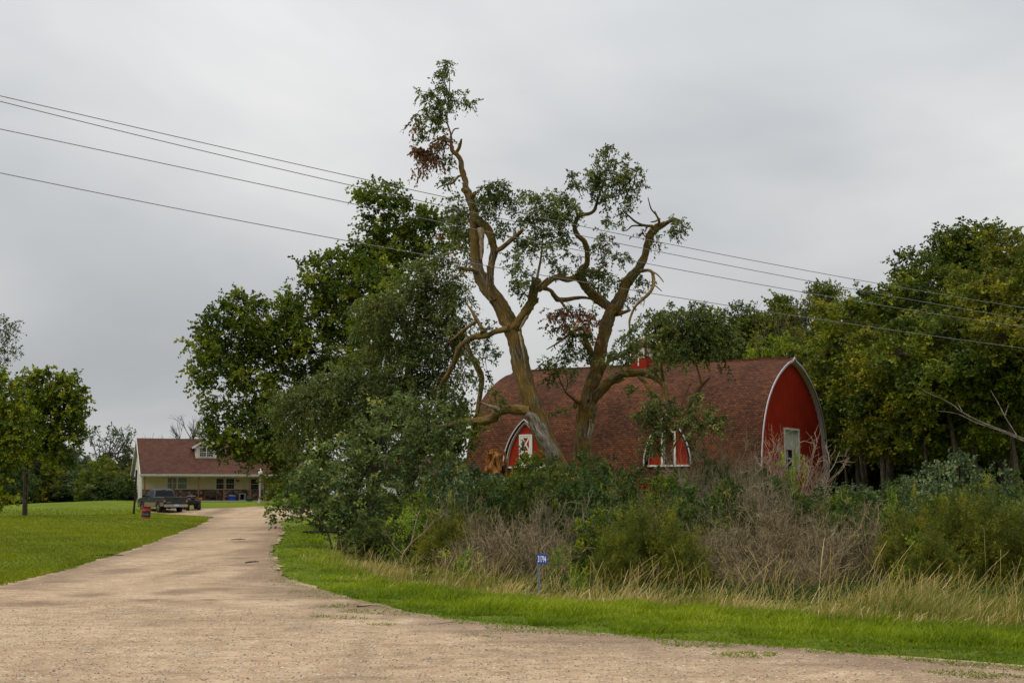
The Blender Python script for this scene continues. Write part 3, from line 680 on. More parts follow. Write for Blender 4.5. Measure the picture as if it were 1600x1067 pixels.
g = G(); g.add(quad_off((2.317, .78, 1.33), (2.317, -.78, 1.33), (2.45, -.66, 1.72), (2.45, .66, 1.72), .012), [(0, 1, 2, 3)]); g.build('rear_window', M_GLASS, cab)
for s_ in (-1, 1):
    for (a0, a1, b0, b1) in ((2.48, 3.04, 2.60, 3.0), (3.12, 4.12, 3.08, 3.62)):
        q = [(a0, s_ * .925, 1.32), (a1, s_ * .925, 1.32), (b1, s_ * .80, 1.71), (b0, s_ * .80, 1.71)]
        g = G(); g.add([(p[0], p[1] + s_ * .012, p[2]) for p in q], [(0, 1, 2, 3)]); g.build('side_window', M_GLASS, cab)
    g = G(); g.lathe((4.05, s_ * 1.12, 1.22), [(.0, 0), (.10, .02), (.12, .12), (.10, .24), (0, .26)], 10); g.cyl((4.05, s_ * .93, 1.27), (4.05, s_ * 1.1, 1.3), .03); g.build('mirror', M_BLACK, cab)
    g = G(); g.box(3.15, 3.35, s_ * .972 - .02, s_ * .972 + .02, 1.02, 1.07); g.build('door_handle', M_CHROME, truck)
g = G(); g.add([(3.66, -.7, 1.74), (4.38, -.85, 1.27), (4.38, .85, 1.27), (3.66, .7, 1.74)], [(0, 1, 2, 3)]); g.V[-1] += [.03, 0, .02]; g.build('windscreen', M_GLASS, cab)
g = G(); g.box(2.50, 2.60, -.13, .13, 1.865, 1.90); g.build('brake_light', M_PLATE, cab)
def wheel(parent, x, y, r, w, s_, rim=.6, z=None):
    z = r if z is None else z
    g = G(); n = 22; prof = [(r * rim, -w / 2), (r * .93, -w / 2), (r, -w / 2 + .05), (r, w / 2 - .05), (r * .93, w / 2), (r * rim, w / 2)]
    an = np.linspace(0, 2 * np.pi, n, endpoint=False)
    V = np.array([[(x + q[0] * math.cos(t), y + q[1], z + q[0] * math.sin(t)) for t in an] for q in prof]); i_ = np.arange(5)[:, None] * n; j_ = np.arange(n)[None]; k_ = (j_ + 1) % n
    g.add(V.reshape(-1, 3), np.stack([i_ + j_, i_ + k_, i_ + n + k_, i_ + n + j_], -1).reshape(-1, 4)); t = g.build('wheel', M_TYRE, parent)
    g = G(); g.cyl((x, y + s_ * (w / 2 - .07), z), (x, y + s_ * (w / 2 - .03), z), r * rim, r * rim * .9, 16); g.cyl((x, y + s_ * (w / 2 - .03), z), (x, y + s_ * (w / 2 + .01), z), r * .2, r * .16, 8)
    for k in range(6): a_ = k * math.pi / 3; g.obox((x, y + s_ * (w / 2 - .02), z), (x + r * rim * .9 * math.cos(a_), y + s_ * (w / 2 - .025), z + r * rim * .9 * math.sin(a_)), .05, .03)
    g.build('rim', M_RIM, t)
for x in (1.25, 4.72):
    for s_ in (-1, 1): wheel(truck, x, s_ * .84, .40, .27, s_)
g = G(); g.cyl((1.25, -.7, .40), (1.25, .7, .40), .07); g.lathe((1.25, 0, .28), [(.02, 0), (.13, .04), (.13, .2), (.02, .24)], 10); g.box(.2, 5.2, -.5, -.4, .5, .6); g.box(.2, 5.2, .4, .5, .5, .6); g.build('chassis', M_BLACK, truck)
# quad bike beside it
qx, qy = -25.9, 116.4
quad = thing('quad_bike', 'dark quad bike with fat tyres half hidden behind the right rear corner of the pickup', 'quad bike', (qx, qy, gz1(qx, qy)), R(112))
g = G(); g.prism([(-.1, .5), (-.1, .82), (.5, .9), (1.0, .86), (1.3, 1.0), (1.75, .92), (1.85, .6), (1.3, .45), (.4, .42)], 1, -.28, .28); g.box(-.15, .55, -.56, .56, .70, .78); g.box(-.16, -.13, -.56, .56, .58, .78); g.build('body', M_BLACK, quad)
g = G(); g.box(-.18, -.165, -.54, -.42, .62, .70); g.box(-.18, -.165, .42, .54, .62, .70); g.build('tail_light', M_TAIL, quad)
g = G(); g.cyl((1.15, -.35, 1.16), (1.15, .35, 1.16), .022); g.cyl((1.25, 0, .85), (1.15, 0, 1.16), .03); g.build('handlebar', M_CHROME, quad)
g = G(); g.prism([(.1, .9), (.1, 1.0), (.8, .98), (.85, .88)], 1, -.17, .17); g.build('seat', M_TYRE, quad)
for x in (.15, 1.5):
    for s_ in (-1, 1): wheel(quad, x, s_ * .45, .32, .26, s_, .45)

# ------------------------------------------------------------------ barrel, posts, lamp
bx, by = gpx(232, 91.5)
bar = thing('oil_drum', 'rusty red oil drum with a black middle band standing on the lawn', 'barrel', (bx, by, gz1(bx, by) - .05)); bar.rotation_euler = (0, R(2.5), R(20))
M_DRUM = MT('drum_paint'); v = M_DRUM.coord('Object'); sz = M_DRUM.n('ShaderNodeSeparateXYZ'); M_DRUM.l(v, sz.inputs[0])
band = M_DRUM.math('MULTIPLY', M_DRUM.math('GREATER_THAN', sz.outputs[2], .17), M_DRUM.math('LESS_THAN', sz.outputs[2], .50)); nn = M_DRUM.noise(v, 7, 6, .7)
col = M_DRUM.mix(band, (.24, .017, .009), (.022, .020, .020)); col = M_DRUM.mix(M_DRUM.math('MULTIPLY', M_DRUM.math('SUBTRACT', nn, .55), 5, clamp=True), col, (.20, .055, .02)); M_DRUM.set(col=col, rough=.6); M_DRUM = M_DRUM.m
g = G(); g.lathe((0, 0, 0), [(.28, 0), (.30, .015), (.285, .03), (.285, .25), (.30, .27), (.285, .29), (.285, .53), (.30, .55), (.285, .57), (.285, .80), (.30, .815), (.30, .83), (.275, .83), (.275, .80), (0, .80)], 26); g.build('drum', M_DRUM, bar)
g = G()
for a_, r0 in ((0, .0),):
    g.add([(-.1, -.291, .27), (.02, -.294, .30), (.10, -.291, .42), (.03, -.294, .40), (-.02, -.295, .34)], [(0, 1, 2, 3, 4)]); g.add([(.0, -.296, .27), (.06, -.295, .27), (.09, -.293, .34), (.05, -.295, .34)], [(0, 1, 2, 3)])
g.build('worn_emblem', M_RIM, bar); g.V = []
pa, pb = P(208.5, 803, 109), P(213.5, 734, 109)
pz = gz1(pa[0], pa[1]); pa[2] = pz - .3
g = G(); g.tube([pa, pa * .6 + pb * .4 + [.02, 0, 0], pb], [.085, .08, .075], 10, lump=.05, rng=rg); post = tag(g.build('leaning_pole', paint('tarred_pole', (.030, .019, .014), .8, .2, 6)), 'dark wooden pole leaning slightly, standing alone on the lawn left of the oil drum', 'pole')
la = P(406, 786, 126); la[2] = gz1(la[0], la[1])
lamp = thing('lamp_post', 'white lamp post with an acorn globe standing before the front door', 'lamp post', la)
g = G(); g.lathe((0, 0, -.1), [(.20, 0), (.20, .2), (.15, .3), (.10, .5), (.085, .6), (.075, 2.3), (.085, 2.34), (.085, 2.38)], 14); g.build('post', paint('lamp_post_paint', (.34, .30, .24), .6, .08), lamp)
g = G(); g.lathe((0, 0, 2.28), [(.05, 0), (.06, .08), (.13, .14), (.13, .20), (.10, .21)], 14); g.build('collar', M_WOODOLD, lamp)
m = MT('frosted_globe'); m.set(col=(.78, .76, .70), rough=.3, spec=.5); m.b.inputs['Transmission Weight'].default_value = .15
g = G(); g.lathe((0, 0, 2.49), [(.10, 0), (.17, .08), (.185, .2), (.16, .33), (.10, .42), (.06, .45), (.05, .52), (.015, .60), (0, .61)], 16); g.build('globe', m.m, lamp)
# ------------------------------------------------------------------ house number sign
M_BLUE = paint('sign_blue', (.004, .045, .36), .4, .04, 3, spec=.4); M_STEEL = paint('galvanised_post', (.30, .33, .37), .5, .1, 6, metal=.3); M_TEXT = paint('white_reflective', (.75, .76, .78), .5, .03)
sgx, sgy = gpx(841.5, 29.5)
sg = thing('house_number_sign', 'blue house number sign reading 31794 on a thin grey post in the dry grass', 'sign', (sgx, sgy, gz1(sgx, sgy)))
top = float(P(843, 865, 29.5)[2]) - sg.location.z; hgt = 14.2 / F * 29.5
g = G(); g.box(-.022, .022, -.01, .01, -.3, top - .01); g.box(-.022, -.014, -.03, .0, -.3, top - .01); g.box(.014, .022, -.03, .0, -.3, top - .01); g.build('post', M_STEEL, sg)
pl = bpy.data.objects.new('plate', None); 
yaw = R(-52); wpl = 14.5 / F * 29.5 / math.cos(yaw)
g = G(); g.box(0, wpl, -.006, 0, top - hgt, top); plate = g.build('plate', M_BLUE, sg, (-.03, -.014, 0)); plate.rotation_euler = (0, 0, yaw)
cu_ = bpy.data.curves.new('t', 'FONT'); cu_.body = '31794'; cu_.size = hgt * .94; cu_.extrude = .001; cu_.align_x = 'CENTER'; cu_.offset = .0025
to = bpy.data.objects.new('t', cu_); dg = bpy.context.evaluated_depsgraph_get(); C.objects.link(to); dg.update()
me = bpy.data.meshes.new_from_object(to.evaluated_get(dg)); bpy.data.objects.remove(to); me.materials.clear(); me.materials.append(M_TEXT)
num = bpy.data.objects.new('number', me); C.objects.link(num); num.parent = plate
bbx = [v_.co.x for v_ in me.vertices]; kx = wpl * .86 / (max(bbx) - min(bbx)); num.scale = (kx, 1, 1)
num.rotation_euler = (math.pi / 2, 0, 0); num.location = (wpl / 2, -.0085, top - hgt * .84)
# ------------------------------------------------------------------ things on the porch
def hl(x, y, z): 
    c_, s_ = math.cos(R(20)), math.sin(R(20)); return (-33.3 + x * c_ - y * s_, 128 + x * s_ + y * c_, GH + z)
t = thing('porch_bench', 'dark wooden bench against the stone wall of the porch', 'bench', hl(6.45, 1.35, .03), R(20))
g = G(); [g.box(-.58, .58, -.2 + .1 * k, -.12 + .1 * k, .42, .45) for k in range(4)]; g.build('seat', M_WOODOLD, t)
g = G(); g.box(-.58, .58, .24, .28, .5, .66); g.box(-.58, .58, .25, .29, .74, .92); g.build('backrest', M_WOODOLD, t)
for s_ in (-1, 1):
    g = G(); g.box(s_ * .54 - .03, s_ * .54 + .03, -.2, -.14, 0, .62); g.build('leg', M_WOODOLD, t); g = G(); g.box(s_ * .54 - .03, s_ * .54 + .03, .2, .26, 0, .95); g.build('leg', M_WOODOLD, t)
    g = G(); g.box(s_ * .54 - .035, s_ * .54 + .035, -.22, .22, .62, .66); g.build('armrest', M_WOODOLD, t)
t = thing('storage_tote', 'blue plastic tote with a white lid on the porch', 'box', hl(8.3, .8, .03), R(20))
g = G(); V = [(x * k_, y * k_, z) for z, k_ in ((0, .9), (.42, 1)) for x, y in ((-.29, -.2), (.29, -.2), (.29, .2), (-.29, .2))]; g.add(V, [(3, 2, 1, 0), (0, 1, 5, 4), (1, 2, 6, 5), (2, 3, 7, 6), (3, 0, 4, 7)]); g.build('tub', paint('tote_blue', (.012, .04, .38), .4, .04), t)
g = G(); g.box(-.31, .31, -.22, .22, .42, .47); g.build('lid', paint('tote_lid', (.40, .48, .60), .4, .04), t)
t = thing('pet_door_crate', 'grey framed pet crate with a dark opening by the porch wall', 'pet crate', hl(9.32, 1.4, .03), R(20))
g = G(); [g.box(s_ * .24 - .04, s_ * .24 + .04, -.3, .3, 0, .66) for s_ in (-1, 1)]; g.box(-.2, .2, -.3, .3, .58, .66); g.box(-.2, .2, -.3, .3, 0, .06); g.build('shell', paint('crate_grey', (.30, .31, .30), .6, .1), t)
g = G(); g.box(-.2, .2, .2, .24, .06, .58); g.build('dark_inside', M_DARK, t)
t = thing('planter_tub', 'low teal planter tub with dark soil on the grass before the porch', 'planter', hl(9.7, -.6, -.05), 0)
g = G(); g.lathe((0, 0, 0), [(.20, 0), (.23, .04), (.29, .26), (.32, .27), (.32, .30), (.28, .30)], 18); g.build('tub', paint('tub_teal', (.05, .12, .11), .5, .1), t)
g = G(); g.lathe((0, 0, .24), [(.28, 0), (.2, .04), (0, .05)], 12); g.build('soil', M_DARK, t)
M_ORANGE = paint('pumpkin_skin', (.55, .17, .02), .5, .1, 5)
t = thing('pumpkin', 'small orange pumpkin at the foot of a porch post', 'pumpkin', hl(5.45, .7, .03), 0)
g = G(); an = np.linspace(0, 2 * np.pi, 28, endpoint=False); lv = np.linspace(0, math.pi, 9)
V = np.array([[((.19 + .02 * abs(math.cos(4 * a_))) * math.sin(l) * math.cos(a_), (.19 + .02 * abs(math.cos(4 * a_))) * math.sin(l) * math.sin(a_), .14 - .14 * math.cos(l)) for a_ in an] for l in lv]); ii = np.arange(8)[:, None] * 28; jj = np.arange(28)[None]; kk = (jj + 1) % 28
g.add(V.reshape(-1, 3), np.stack([ii + jj, ii + kk, ii + 28 + kk, ii + 28 + jj], -1).reshape(-1, 4), smooth=True); g.build('rind', M_ORANGE, t)
g = G(); g.cyl((0, 0, .26), (.03, 0, .34), .02, .014, 6); g.build('stalk', M_WOODOLD, t)
t = thing('butterfly_ornament', 'small dark butterfly ornament hung on the cream porch wall beside the window', 'wall ornament', hl(8.98, 1.88, 1.85), R(20))
g = G()
for s_ in (-1, 1): g.add([(0, -.01, 0), (s_ * .10, -.03, .13), (s_ * .19, -.04, .10), (s_ * .15, -.03, .0), (s_ * .03, -.01, -.02)], [(0, 1, 2, 3, 4)]); g.add([(0, -.012, -.01), (s_ * .13, -.03, -.02), (s_ * .10, -.03, -.14), (s_ * .02, -.01, -.08)], [(0, 1, 2, 3)])
g.build('wings', M_WOODOLD, t); g = G(); g.cyl((0, -.015, -.1), (0, -.015, .08), .014, .008, 6); g.build('body', M_BLACK, t)
t = thing('blue_flower_pot', 'round dark blue pot on the porch beside the flowering plants', 'flower pot', hl(12.9, -.25, -.0), 0)
g = G(); g.lathe((0, 0, 0), [(.12, 0), (.2, .1), (.21, .2), (.17, .28), (.19, .31), (.15, .31), (0, .27)], 16); g.build('pot', paint('pot_blue', (.01, .025, .12), .3, .05, spec=.6), t)
t = thing('garden_tractor', 'small white and yellow ride-on mower partly hidden behind the pickup cab', 'ride-on mower', hl(.95, -1.1, -.25), R(40))
g = G(); g.prism([(-.6, .35), (-.6, .62), (-.1, .62), (.0, .85), (.6, .80), (.72, .35)], 1, -.25, .25); g.build('hood', M_WHITE, t)
g = G(); g.box(-.62, .5, -.42, .42, .28, .36); g.build('deck', paint('mower_yellow', (.55, .33, .02), .5, .08), t)
g = G(); g.box(-.5, -.15, -.2, .2, .62, .7); g.box(-.56, -.48, -.2, .2, .7, 1.0); g.build('seat', M_BLACK, t)
for x, r_ in ((-.4, .26), (.5, .19)):
    for s_ in (-1, 1): wheel(t, x, s_ * .42, r_, .16, s_, .5)
# ------------------------------------------------------------------ wires
M_WIRE = paint('aluminium_wire', (.20, .18, .18), .5, .05, metal=.2)
WIRES = [([(0, 150), (350, 231.5), (700, 308.5), (1007, 374), (1337, 437), (1600, 481)], 'topmost of the four overhead power wires', .0),
         ([(0, 158.5), (350, 244.6), (700, 323), (1019, 391), (1319, 450), (1600, 498.5)], 'second overhead power wire, running just below the topmost', .0),
         ([(0, 202), (350, 275.7), (700, 350), (1000, 410), (1300, 464), (1600, 511)], 'third overhead power wire from the top', .0),
         ([(0, 270), (350, 341.7), (700, 403), (1019, 459), (1262, 497), (1600, 544)], 'lowest of the four overhead power wires', .0)]
for pts, lab, _ in WIRES:
    px = np.array([p[0] for p in pts], float); py = np.array([p[1] for p in pts], float); cf = np.polyfit(px, py, 3)
    q = [P(x, np.polyval(cf, x), 1 / (1 / 30.5 + (1 / 50. - 1 / 30.5) * x / 1600)) for x in np.linspace(-150, 1750, 60)]
    r0 = .0095
    g = G(); g.tube(q, np.full(60, r0), 6); tag(g.build('power_wire', M_WIRE), lab, 'power line', 'overhead power wires crossing the sky')
# ================================================================== foliage engine
def sprays(g, st, di, ln, nl, ll, lw, rng, droop=.15, tint=None, tj=.12, twig=None, twr=.006, hang=0.0, upn=.8):
    """leafy twigs: at each start a twig along di of length ln with nl leaves set along it"""
    N = len(st)
    if N == 0: return
    t = (np.arange(nl) + .6) / nl; t = t[None] + rng.uniform(-.06, .06, (N, nl))
    ln = np.broadcast_to(ln, (N,))
    p = st[:, None] + di[:, None] * (t * ln[:, None])[..., None]; p[..., 2] -= droop * ln[:, None] * t ** 2
    p = p + rng.normal(0, .018, p.shape) * ln[:, None, None]
    r = rng.standard_normal((N, nl, 3)); side = unit(np.cross(di[:, None], r))
    ld = unit(di[:, None] * .55 + side * .9 + rng.standard_normal((N, nl, 3)) * .3 - np.array([0, 0, hang]))
    nn = unit(rng.standard_normal((N, nl, 3)) + np.array([0, 0, upn])); wv = unit(np.cross(ld, nn))
    s = rng.uniform(.65, 1.2, (N, nl, 1)); L = ll * s; Wd = lw * s * .5
    fold = unit(np.cross(wv, ld)) * Wd * .35
    a = p; b = p + ld * L * .45 + wv * Wd + fold; c = p + ld * L; d = p + ld * L * .45 - wv * Wd + fold
    V = np.stack([a, b, c, d], 2).reshape(-1, 3); M_ = N * nl
    Fc = np.arange(M_ * 4).reshape(M_, 4)
    tb = rng.uniform(.3, .7, N) if tint is None else np.broadcast_to(tint, (N,))
    tn = np.clip(tb[:, None] + rng.normal(0, tj, (N, nl)) * .6, 0, 1).ravel()
    g.add(V, Fc, tint=tn)
    if twig is not None:
        e = st + di * ln[:, None]; e[:, 2] -= droop * ln
        m_ = st + di * ln[:, None] * .5; m_[:, 2] -= droop * ln * .25
        thin(twig, np.stack([st, m_, e], 1), np.array([twr, twr * .7, twr * .25]))
def thin(g, pts, rad, mat=0, tint=.5):
    """many thin three-sided twigs at once: pts (N,m,3), rad (m,) or (N,m)"""
    N, m_, _ = pts.shape; rad = np.broadcast_to(rad, (N, m_))
    d = unit(np.gradient(pts, axis=1) if m_ > 2 else np.repeat(pts[:, 1:] - pts[:, :1], 2, 1)); ref = np.array([.3, .5, .81])
    u = unit(np.cross(d, ref)); v_ = np.cross(d, u)
    an = np.array([0, 2.094, 4.189]); V = pts[:, :, None] + rad[..., None, None] * (u[:, :, None] * np.cos(an)[:, None] + v_[:, :, None] * np.sin(an)[:, None])
    base = (np.arange(N) * m_ * 3)[:, None, None]; i_ = (np.arange(m_ - 1) * 3)[None, :, None]; j_ = np.arange(3)[None, None]; k_ = (j_ + 1) % 3
    Fc = np.stack(np.broadcast_arrays(base + i_ + j_, base + i_ + k_, base + i_ + 3 + k_, base + i_ + 3 + j_), -1).reshape(-1, 4)
    g.add(V.reshape(-1, 3), Fc, mat, tint=tint if np.isscalar(tint) else np.repeat(tint, (m_ - 1) * 3), smooth=True)
def crown(g, blobs, rng, dens=1.0, cl=.55, per=7, nl=10, sl=.7, ll=.13, lw=.09, droop=.15, shell=.5, twig=None, up=.25, tint0=(.25, .75), hang=0., down=0.0):
    """blobs: (centre, radii[, density]); leaves gathered in clumps, clumps spread through each blob"""
    for bl in blobs:
        c, r = np.asarray(bl[0], float), np.asarray(bl[1], float); k = bl[2] if len(bl) > 2 else 1.0; tb = bl[3] if len(bl) > 3 else 0.0
        area = 4 * ((r[0] * r[1]) ** 1.6 / 3 + (r[0] * r[2]) ** 1.6 / 3 + (r[1] * r[2]) ** 1.6 / 3) ** (1 / 1.6) * 3.14
        n = max(2, int(dens * k * area * 1.15))
        dr = unit(rng.standard_normal((n, 3))); q = rng.uniform(shell ** 3, 1, n) ** (1 / 3)
        q = q * (1 + .16 * np.sin(dr[:, 0] * 5 + c[0]) * np.sin(dr[:, 2] * 4 + c[2] * 2)) * rng.uniform(.88, 1.16, n)
        cc_ = c + dr * q[:, None] * r
        if twig is not None:
            m_ = (c + cc_) / 2 + rng.normal(0, .12, (n, 3)) * r.mean() * .6
            thin(twig, np.stack([np.broadcast_to(c, (n, 3)) + rng.normal(0, .05, (n, 3)) * r, m_, cc_], 1), np.array([.028, .018, .010]) * (.6 + .25 * r.mean()))
        clt = rng.uniform(tint0[0], tint0[1], n) + tb + rng.normal(0, .08, n)
        N = n * per; idx = np.repeat(np.arange(n), per)
        st = cc_[idx] + rng.normal(0, cl * .42, (N, 3)) * np.array([1, 1, .7])
        di = unit(dr[idx] * .7 + rng.standard_normal((N, 3)) * .75 + np.array([0, 0, up - down]))
        sprays(g, st, di, sl * rng.uniform(.6, 1.25, N), nl, ll, lw, rng, droop, np.clip(clt[idx] + rng.normal(0, .10, N), 0, 1), twig=None, hang=hang)
def B(px, py, rx, ry, D, k=1.0, rd=None, t=0.0):
    s = D / F; rd = (rx + ry) / 2 * s * .9 if rd is None else rd
    return (P(px, py, D), (rx * s, rd, ry * s), k, t)
def smooth(pts, rad, sub=5):
    pts = np.asarray(pts, float); rad = np.asarray(rad, float); n = len(pts)
    if n < 3: 
        t = np.linspace(0, 1, sub + 1); return pts[0] + (pts[-1] - pts[0]) * t[:, None], rad[0] + (rad[-1] - rad[0]) * t
    Q = np.vstack([2 * pts[0] - pts[1], pts, 2 * pts[-1] - pts[-2]]); o = []; ro = []
    for i in range(n - 1):
        p0, p1, p2, p3 = Q[i:i + 4]
        for j in range(sub):
            t = j / sub; o.append(.5 * ((2 * p1) + (-p0 + p2) * t + (2 * p0 - 5 * p1 + 4 * p2 - p3) * t * t + (-p0 + 3 * p1 - 3 * p2 + p3) * t ** 3)); ro.append(rad[i] * (1 - t) + rad[i + 1] * t)
    o.append(pts[-1]); ro.append(rad[-1]); return np.array(o), np.array(ro)
def limb(g, pts, D, dD=0.0, n=9, rng=None, lump=.07, mat=0, kr=.9):
    """pts: (photo x, photo y, half width in photo pixels); depth runs from D to D+dD"""
    m_ = len(pts); ds = D + dD * np.linspace(0, 1, m_)
    p = [P(a[0], a[1], d_) for a, d_ in zip(pts, ds)]; r = [max(a[2], .35) * kr * d_ / F for a, d_ in zip(pts, ds)]
    n = 26 if max(r) > .3 else (18 if max(r) > .14 else n)
    q, rr = smooth(p, r, 7 if n > 13 else (5 if n > 6 else 3))
    if rng is not None: rr = rr * (1 + rng.normal(0, .035, len(rr)))
    g.tube(q, rr, n, mat, lump=lump, rng=rng if rng is not None else rg)
    return q
LEAF_MAPLE = leafmat('maple_leaves', [(0, (.018, .034, .004)), (.45, (.052, .076, .006)), (.75, (.112, .130, .008)), (1, (.19, .19, .012))], gain=1.65)
LEAF_ELM = leafmat('elm_leaves', [(0, (.028, .036, .010)), (.5, (.062, .078, .020)), (.8, (.105, .120, .030)), (1, (.17, .17, .05))], gain=1.55)
LEAF_OAK = leafmat('oak_leaves', [(0, (.030, .050, .017)), (.5, (.076, .098, .028)), (.75, (.11, .135, .042)), (.9, (.26, .26, .09)), (1, (.42, .39, .16))], trans=.25, gain=1.75)
LEAF_BROWN = leafmat('dead_leaves', [(0, (.055, .026, .014)), (.5, (.115, .052, .024)), (1, (.22, .10, .040))])
LEAF_WOOD = leafmat('wood_leaves', [(0, (.014, .026, .003)), (.5, (.046, .062, .005)), (.8, (.095, .108, .008)), (1, (.15, .155, .010))], gain=1.7)
LEAF_OLIVE = leafmat('olive_leaves', [(0, (.040, .052, .005)), (.5, (.085, .095, .008)), (.85, (.17, .155, .010)), (1, (.22, .185, .012))], gain=1.4)
LEAF_DARK = leafmat('dark_shrub_leaves', [(0, (.012, .030, .009)), (.45, (.040, .064, .014)), (.8, (.080, .120, .026)), (1, (.20, .21, .04))])
LEAF_HEDGE = leafmat('hedge_leaves', [(0, (.018, .030, .007)), (.45, (.052, .072, .014)), (.8, (.11, .125, .022)), (1, (.22, .20, .04))])
LEAF_BRIGHT = leafmat('bright_leaves', [(0, (.05, .09, .010)), (.5, (.11, .17, .014)), (1, (.28, .29, .02))])
LEAF_SILVER = leafmat('silvery_leaves', [(0, (.022, .045, .020)), (.5, (.066, .092, .032)), (.85, (.14, .175, .080)), (1, (.28, .31, .16))], trans=.2)
LEAF_FAR = leafmat('far_leaves', [(0, (.026, .040, .016)), (.5, (.050, .066, .026)), (1, (.10, .105, .035))])
BARK_W = barkmat('willow_bark', (.105, .082, .050), (.30, .245, .155), (.30, .175, .026), .60, .9, (.26, .27, .22))
BARK_D = barkmat('dark_bark', (.055, .042, .030), (.105, .085, .062))
BARK_T = barkmat('twig_bark', (.075, .055, .042), (.13, .10, .075))
BARK_PALE = barkmat('pale_torn_wood', (.36, .26, .16), (.55, .42, .28), scale=1.2)
BARK_ORANGE = barkmat('fresh_torn_wood', (.38, .15, .04), (.62, .28, .08), scale=1.6)
BARK_GREY = barkmat('peeled_grey_wood', (.20, .165, .12), (.36, .31, .245), scale=.9)
BARK_DEAD = barkmat('dead_branch_bark', (.15, .115, .085), (.24, .19, .145))

# ------------------------------------------------------------------ tree 1: broken willow leaning left
r1 = np.random.default_rng(11); D1 = 57.0
b0 = P(905, 800, D1); b0[2] = gz1(b0[0], b0[1])
t1 = thing('broken_willow', 'storm broken willow leaning left, its bare trunk forked with a tall leafy leader on top', 'tree', b0)
def rel(t):  # geometry is made in world space; give the parts the inverse offset
    for c_ in t.children: c_.location = -Vector(t.location)
g = G()
L1 = [(912, 812, 23), (890, 765, 20), (868, 722, 17.5), (850, 682, 17), (835, 642, 16), (822, 602, 14.8), (812, 562, 14.5), (804, 525, 14.8), (794, 500, 14), (777, 470, 13), (760, 448, 12), (748, 425, 10.5)]
limb(g, L1 + [(744.5, 405, 9), (742, 382, 8.6), (742, 358, 8.6), (741, 335, 8.2), (735, 312, 7.2), (728, 295, 6), (727.5, 284, 4.6), (723.5, 272, 5), (721, 262, 5), (720, 251, 4), (714, 242, 4), (706, 234, 3.3), (704.5, 211, 1.7), (699, 192, 1.2), (699, 170, 1.1), (702, 146, .9), (702, 117, .6), (696, 93, .4)], D1, 1.5, 12, r1)
limb(g, [(741, 340, 7), (752, 349, 7.6), (763, 360, 7.5), (770, 379, 7), (772, 394, 6.6), (768, 411, 6.5), (766, 435, 6.4), (765, 455, 7), (770, 470, 6)], D1 + .6, -.4, 10, r1)
limb(g, [(771, 393, 5), (782, 389, 4.4), (793, 380, 4), (804, 371, 4), (812, 364, 3.6), (816.5, 359, 3)], D1 + .5, -1.5, 9, r1)
limb(g, [(801, 515, 8), (808, 506, 8), (819, 491, 8), (829, 474, 8), (835, 452, 8), (839.5, 436, 8)], D1 + .2, -.8, 10, r1, .1)
limb(g, [(838, 440, 3), (841, 425, 2.2), (845, 405, 1.8), (847, 384, 1.5), (849, 362, 1.2), (848, 335, .7)], D1 - .6, 0, 6, r1)
limb(g, [(835, 452, 3), (845, 444, 2.4), (856, 434, 1.6)], D1 - .6, -.6, 6, r1)
limb(g, [(795, 513, 5), (782, 516, 5), (772, 519, 4.6), (762, 523.7, 5), (749, 525, 5.6), (741, 526, 5.2), (727, 535, 5.6), (717.5, 544, 5), (712, 561, 5), (702.5, 580, 5), (691, 599, 4.2), (682, 619, 3.4), (672, 640, 2.2)], D1, 4.5, 9, r1)
limb(g, [(754, 520, 4.4), (751, 510, 4), (742, 495, 3.1), (736, 484, 2.2), (726, 471, 1)], D1 + 1.2, 1, 7, r1)
limb(g, [(744, 503, 2.6), (734, 509, 3.2), (725, 516, 3.6), (712, 527, 2.8), (700, 536, 2)], D1 + 1.4, 2, 7, r1)
limb(g, [(729, 535, 3.8), (731, 543, 4.2), (738, 559, 4.6), (747, 576, 5.6), (752.5, 591, 5.4), (751, 611, 4.4), (748, 629, 4), (746, 646, 3.6)], D1 + 2.2, 0, 8, r1)
limb(g, [(830, 641, 8.5), (815, 640, 8.5), (792, 640, 8), (778, 643, 8.5), (770, 653, 8.5), (755, 657, 6.8), (743, 657, 5.8), (721, 658, 4.4), (700, 664, 4), (678, 668, 2.5)], D1, 2, 9, r1)
limb(g, [(745, 425, 4.5), (736, 421, 4), (728, 421, 3.4), (718, 417, 1.6)], D1 + .4, -.5, 7, r1); limb(g, [(727, 422, 1.8), (722, 428, 1.2), (716, 432, .8)], D1, 0, 5, r1)
limb(g, [(724, 275, 2), (716, 276, 2.2), (708, 286, 2.2), (700, 288, 1.8), (689, 291, 1.4), (683, 295, 1)], D1 + 1.3, -1, 6, r1)
limb(g, [(712, 240, 3), (717, 232, 3), (720, 222, 2.5), (721, 218, 1.6)], D1 + 1.3, -.4, 6, r1); limb(g, [(704, 215, 1), (709, 203, 1.2), (717, 201, 1)], D1 + 1.4, -.2, 5, r1)
limb(g, [(727, 298, 5), (723.5, 297, 4.5)], D1, -.8, 7, r1); limb(g, [(738, 308, 5), (742, 302, 4)], D1, -.8, 7, r1); limb(g, [(830, 478, 4), (838, 471, 3.4), (841, 466, 1.5)], D1 - .3, -.6, 6, r1)
limb(g, [(766, 452, 4), (762.5, 415, 3)], D1, -.3, 6, r1)
g.build('trunk', BARK_W, t1)
g = G()   # scars
limb(g, [(823, 645, .1 + 5), (832, 652, 8), (841, 667, 10.5), (853, 690, 11.5), (866, 718, 11)], D1 - .16, 0, 9, r1, .12); g.build('peeled_bark', BARK_GREY, t1)
g = G(); limb(g, [(779, 641, 4), (773, 637, 4), (764, 634, 3), (757, 631, 2), (750, 628, .8)], D1 - .2, -.2, 7, r1, .25); g.build('torn_wood', BARK_PALE, t1); g = G()
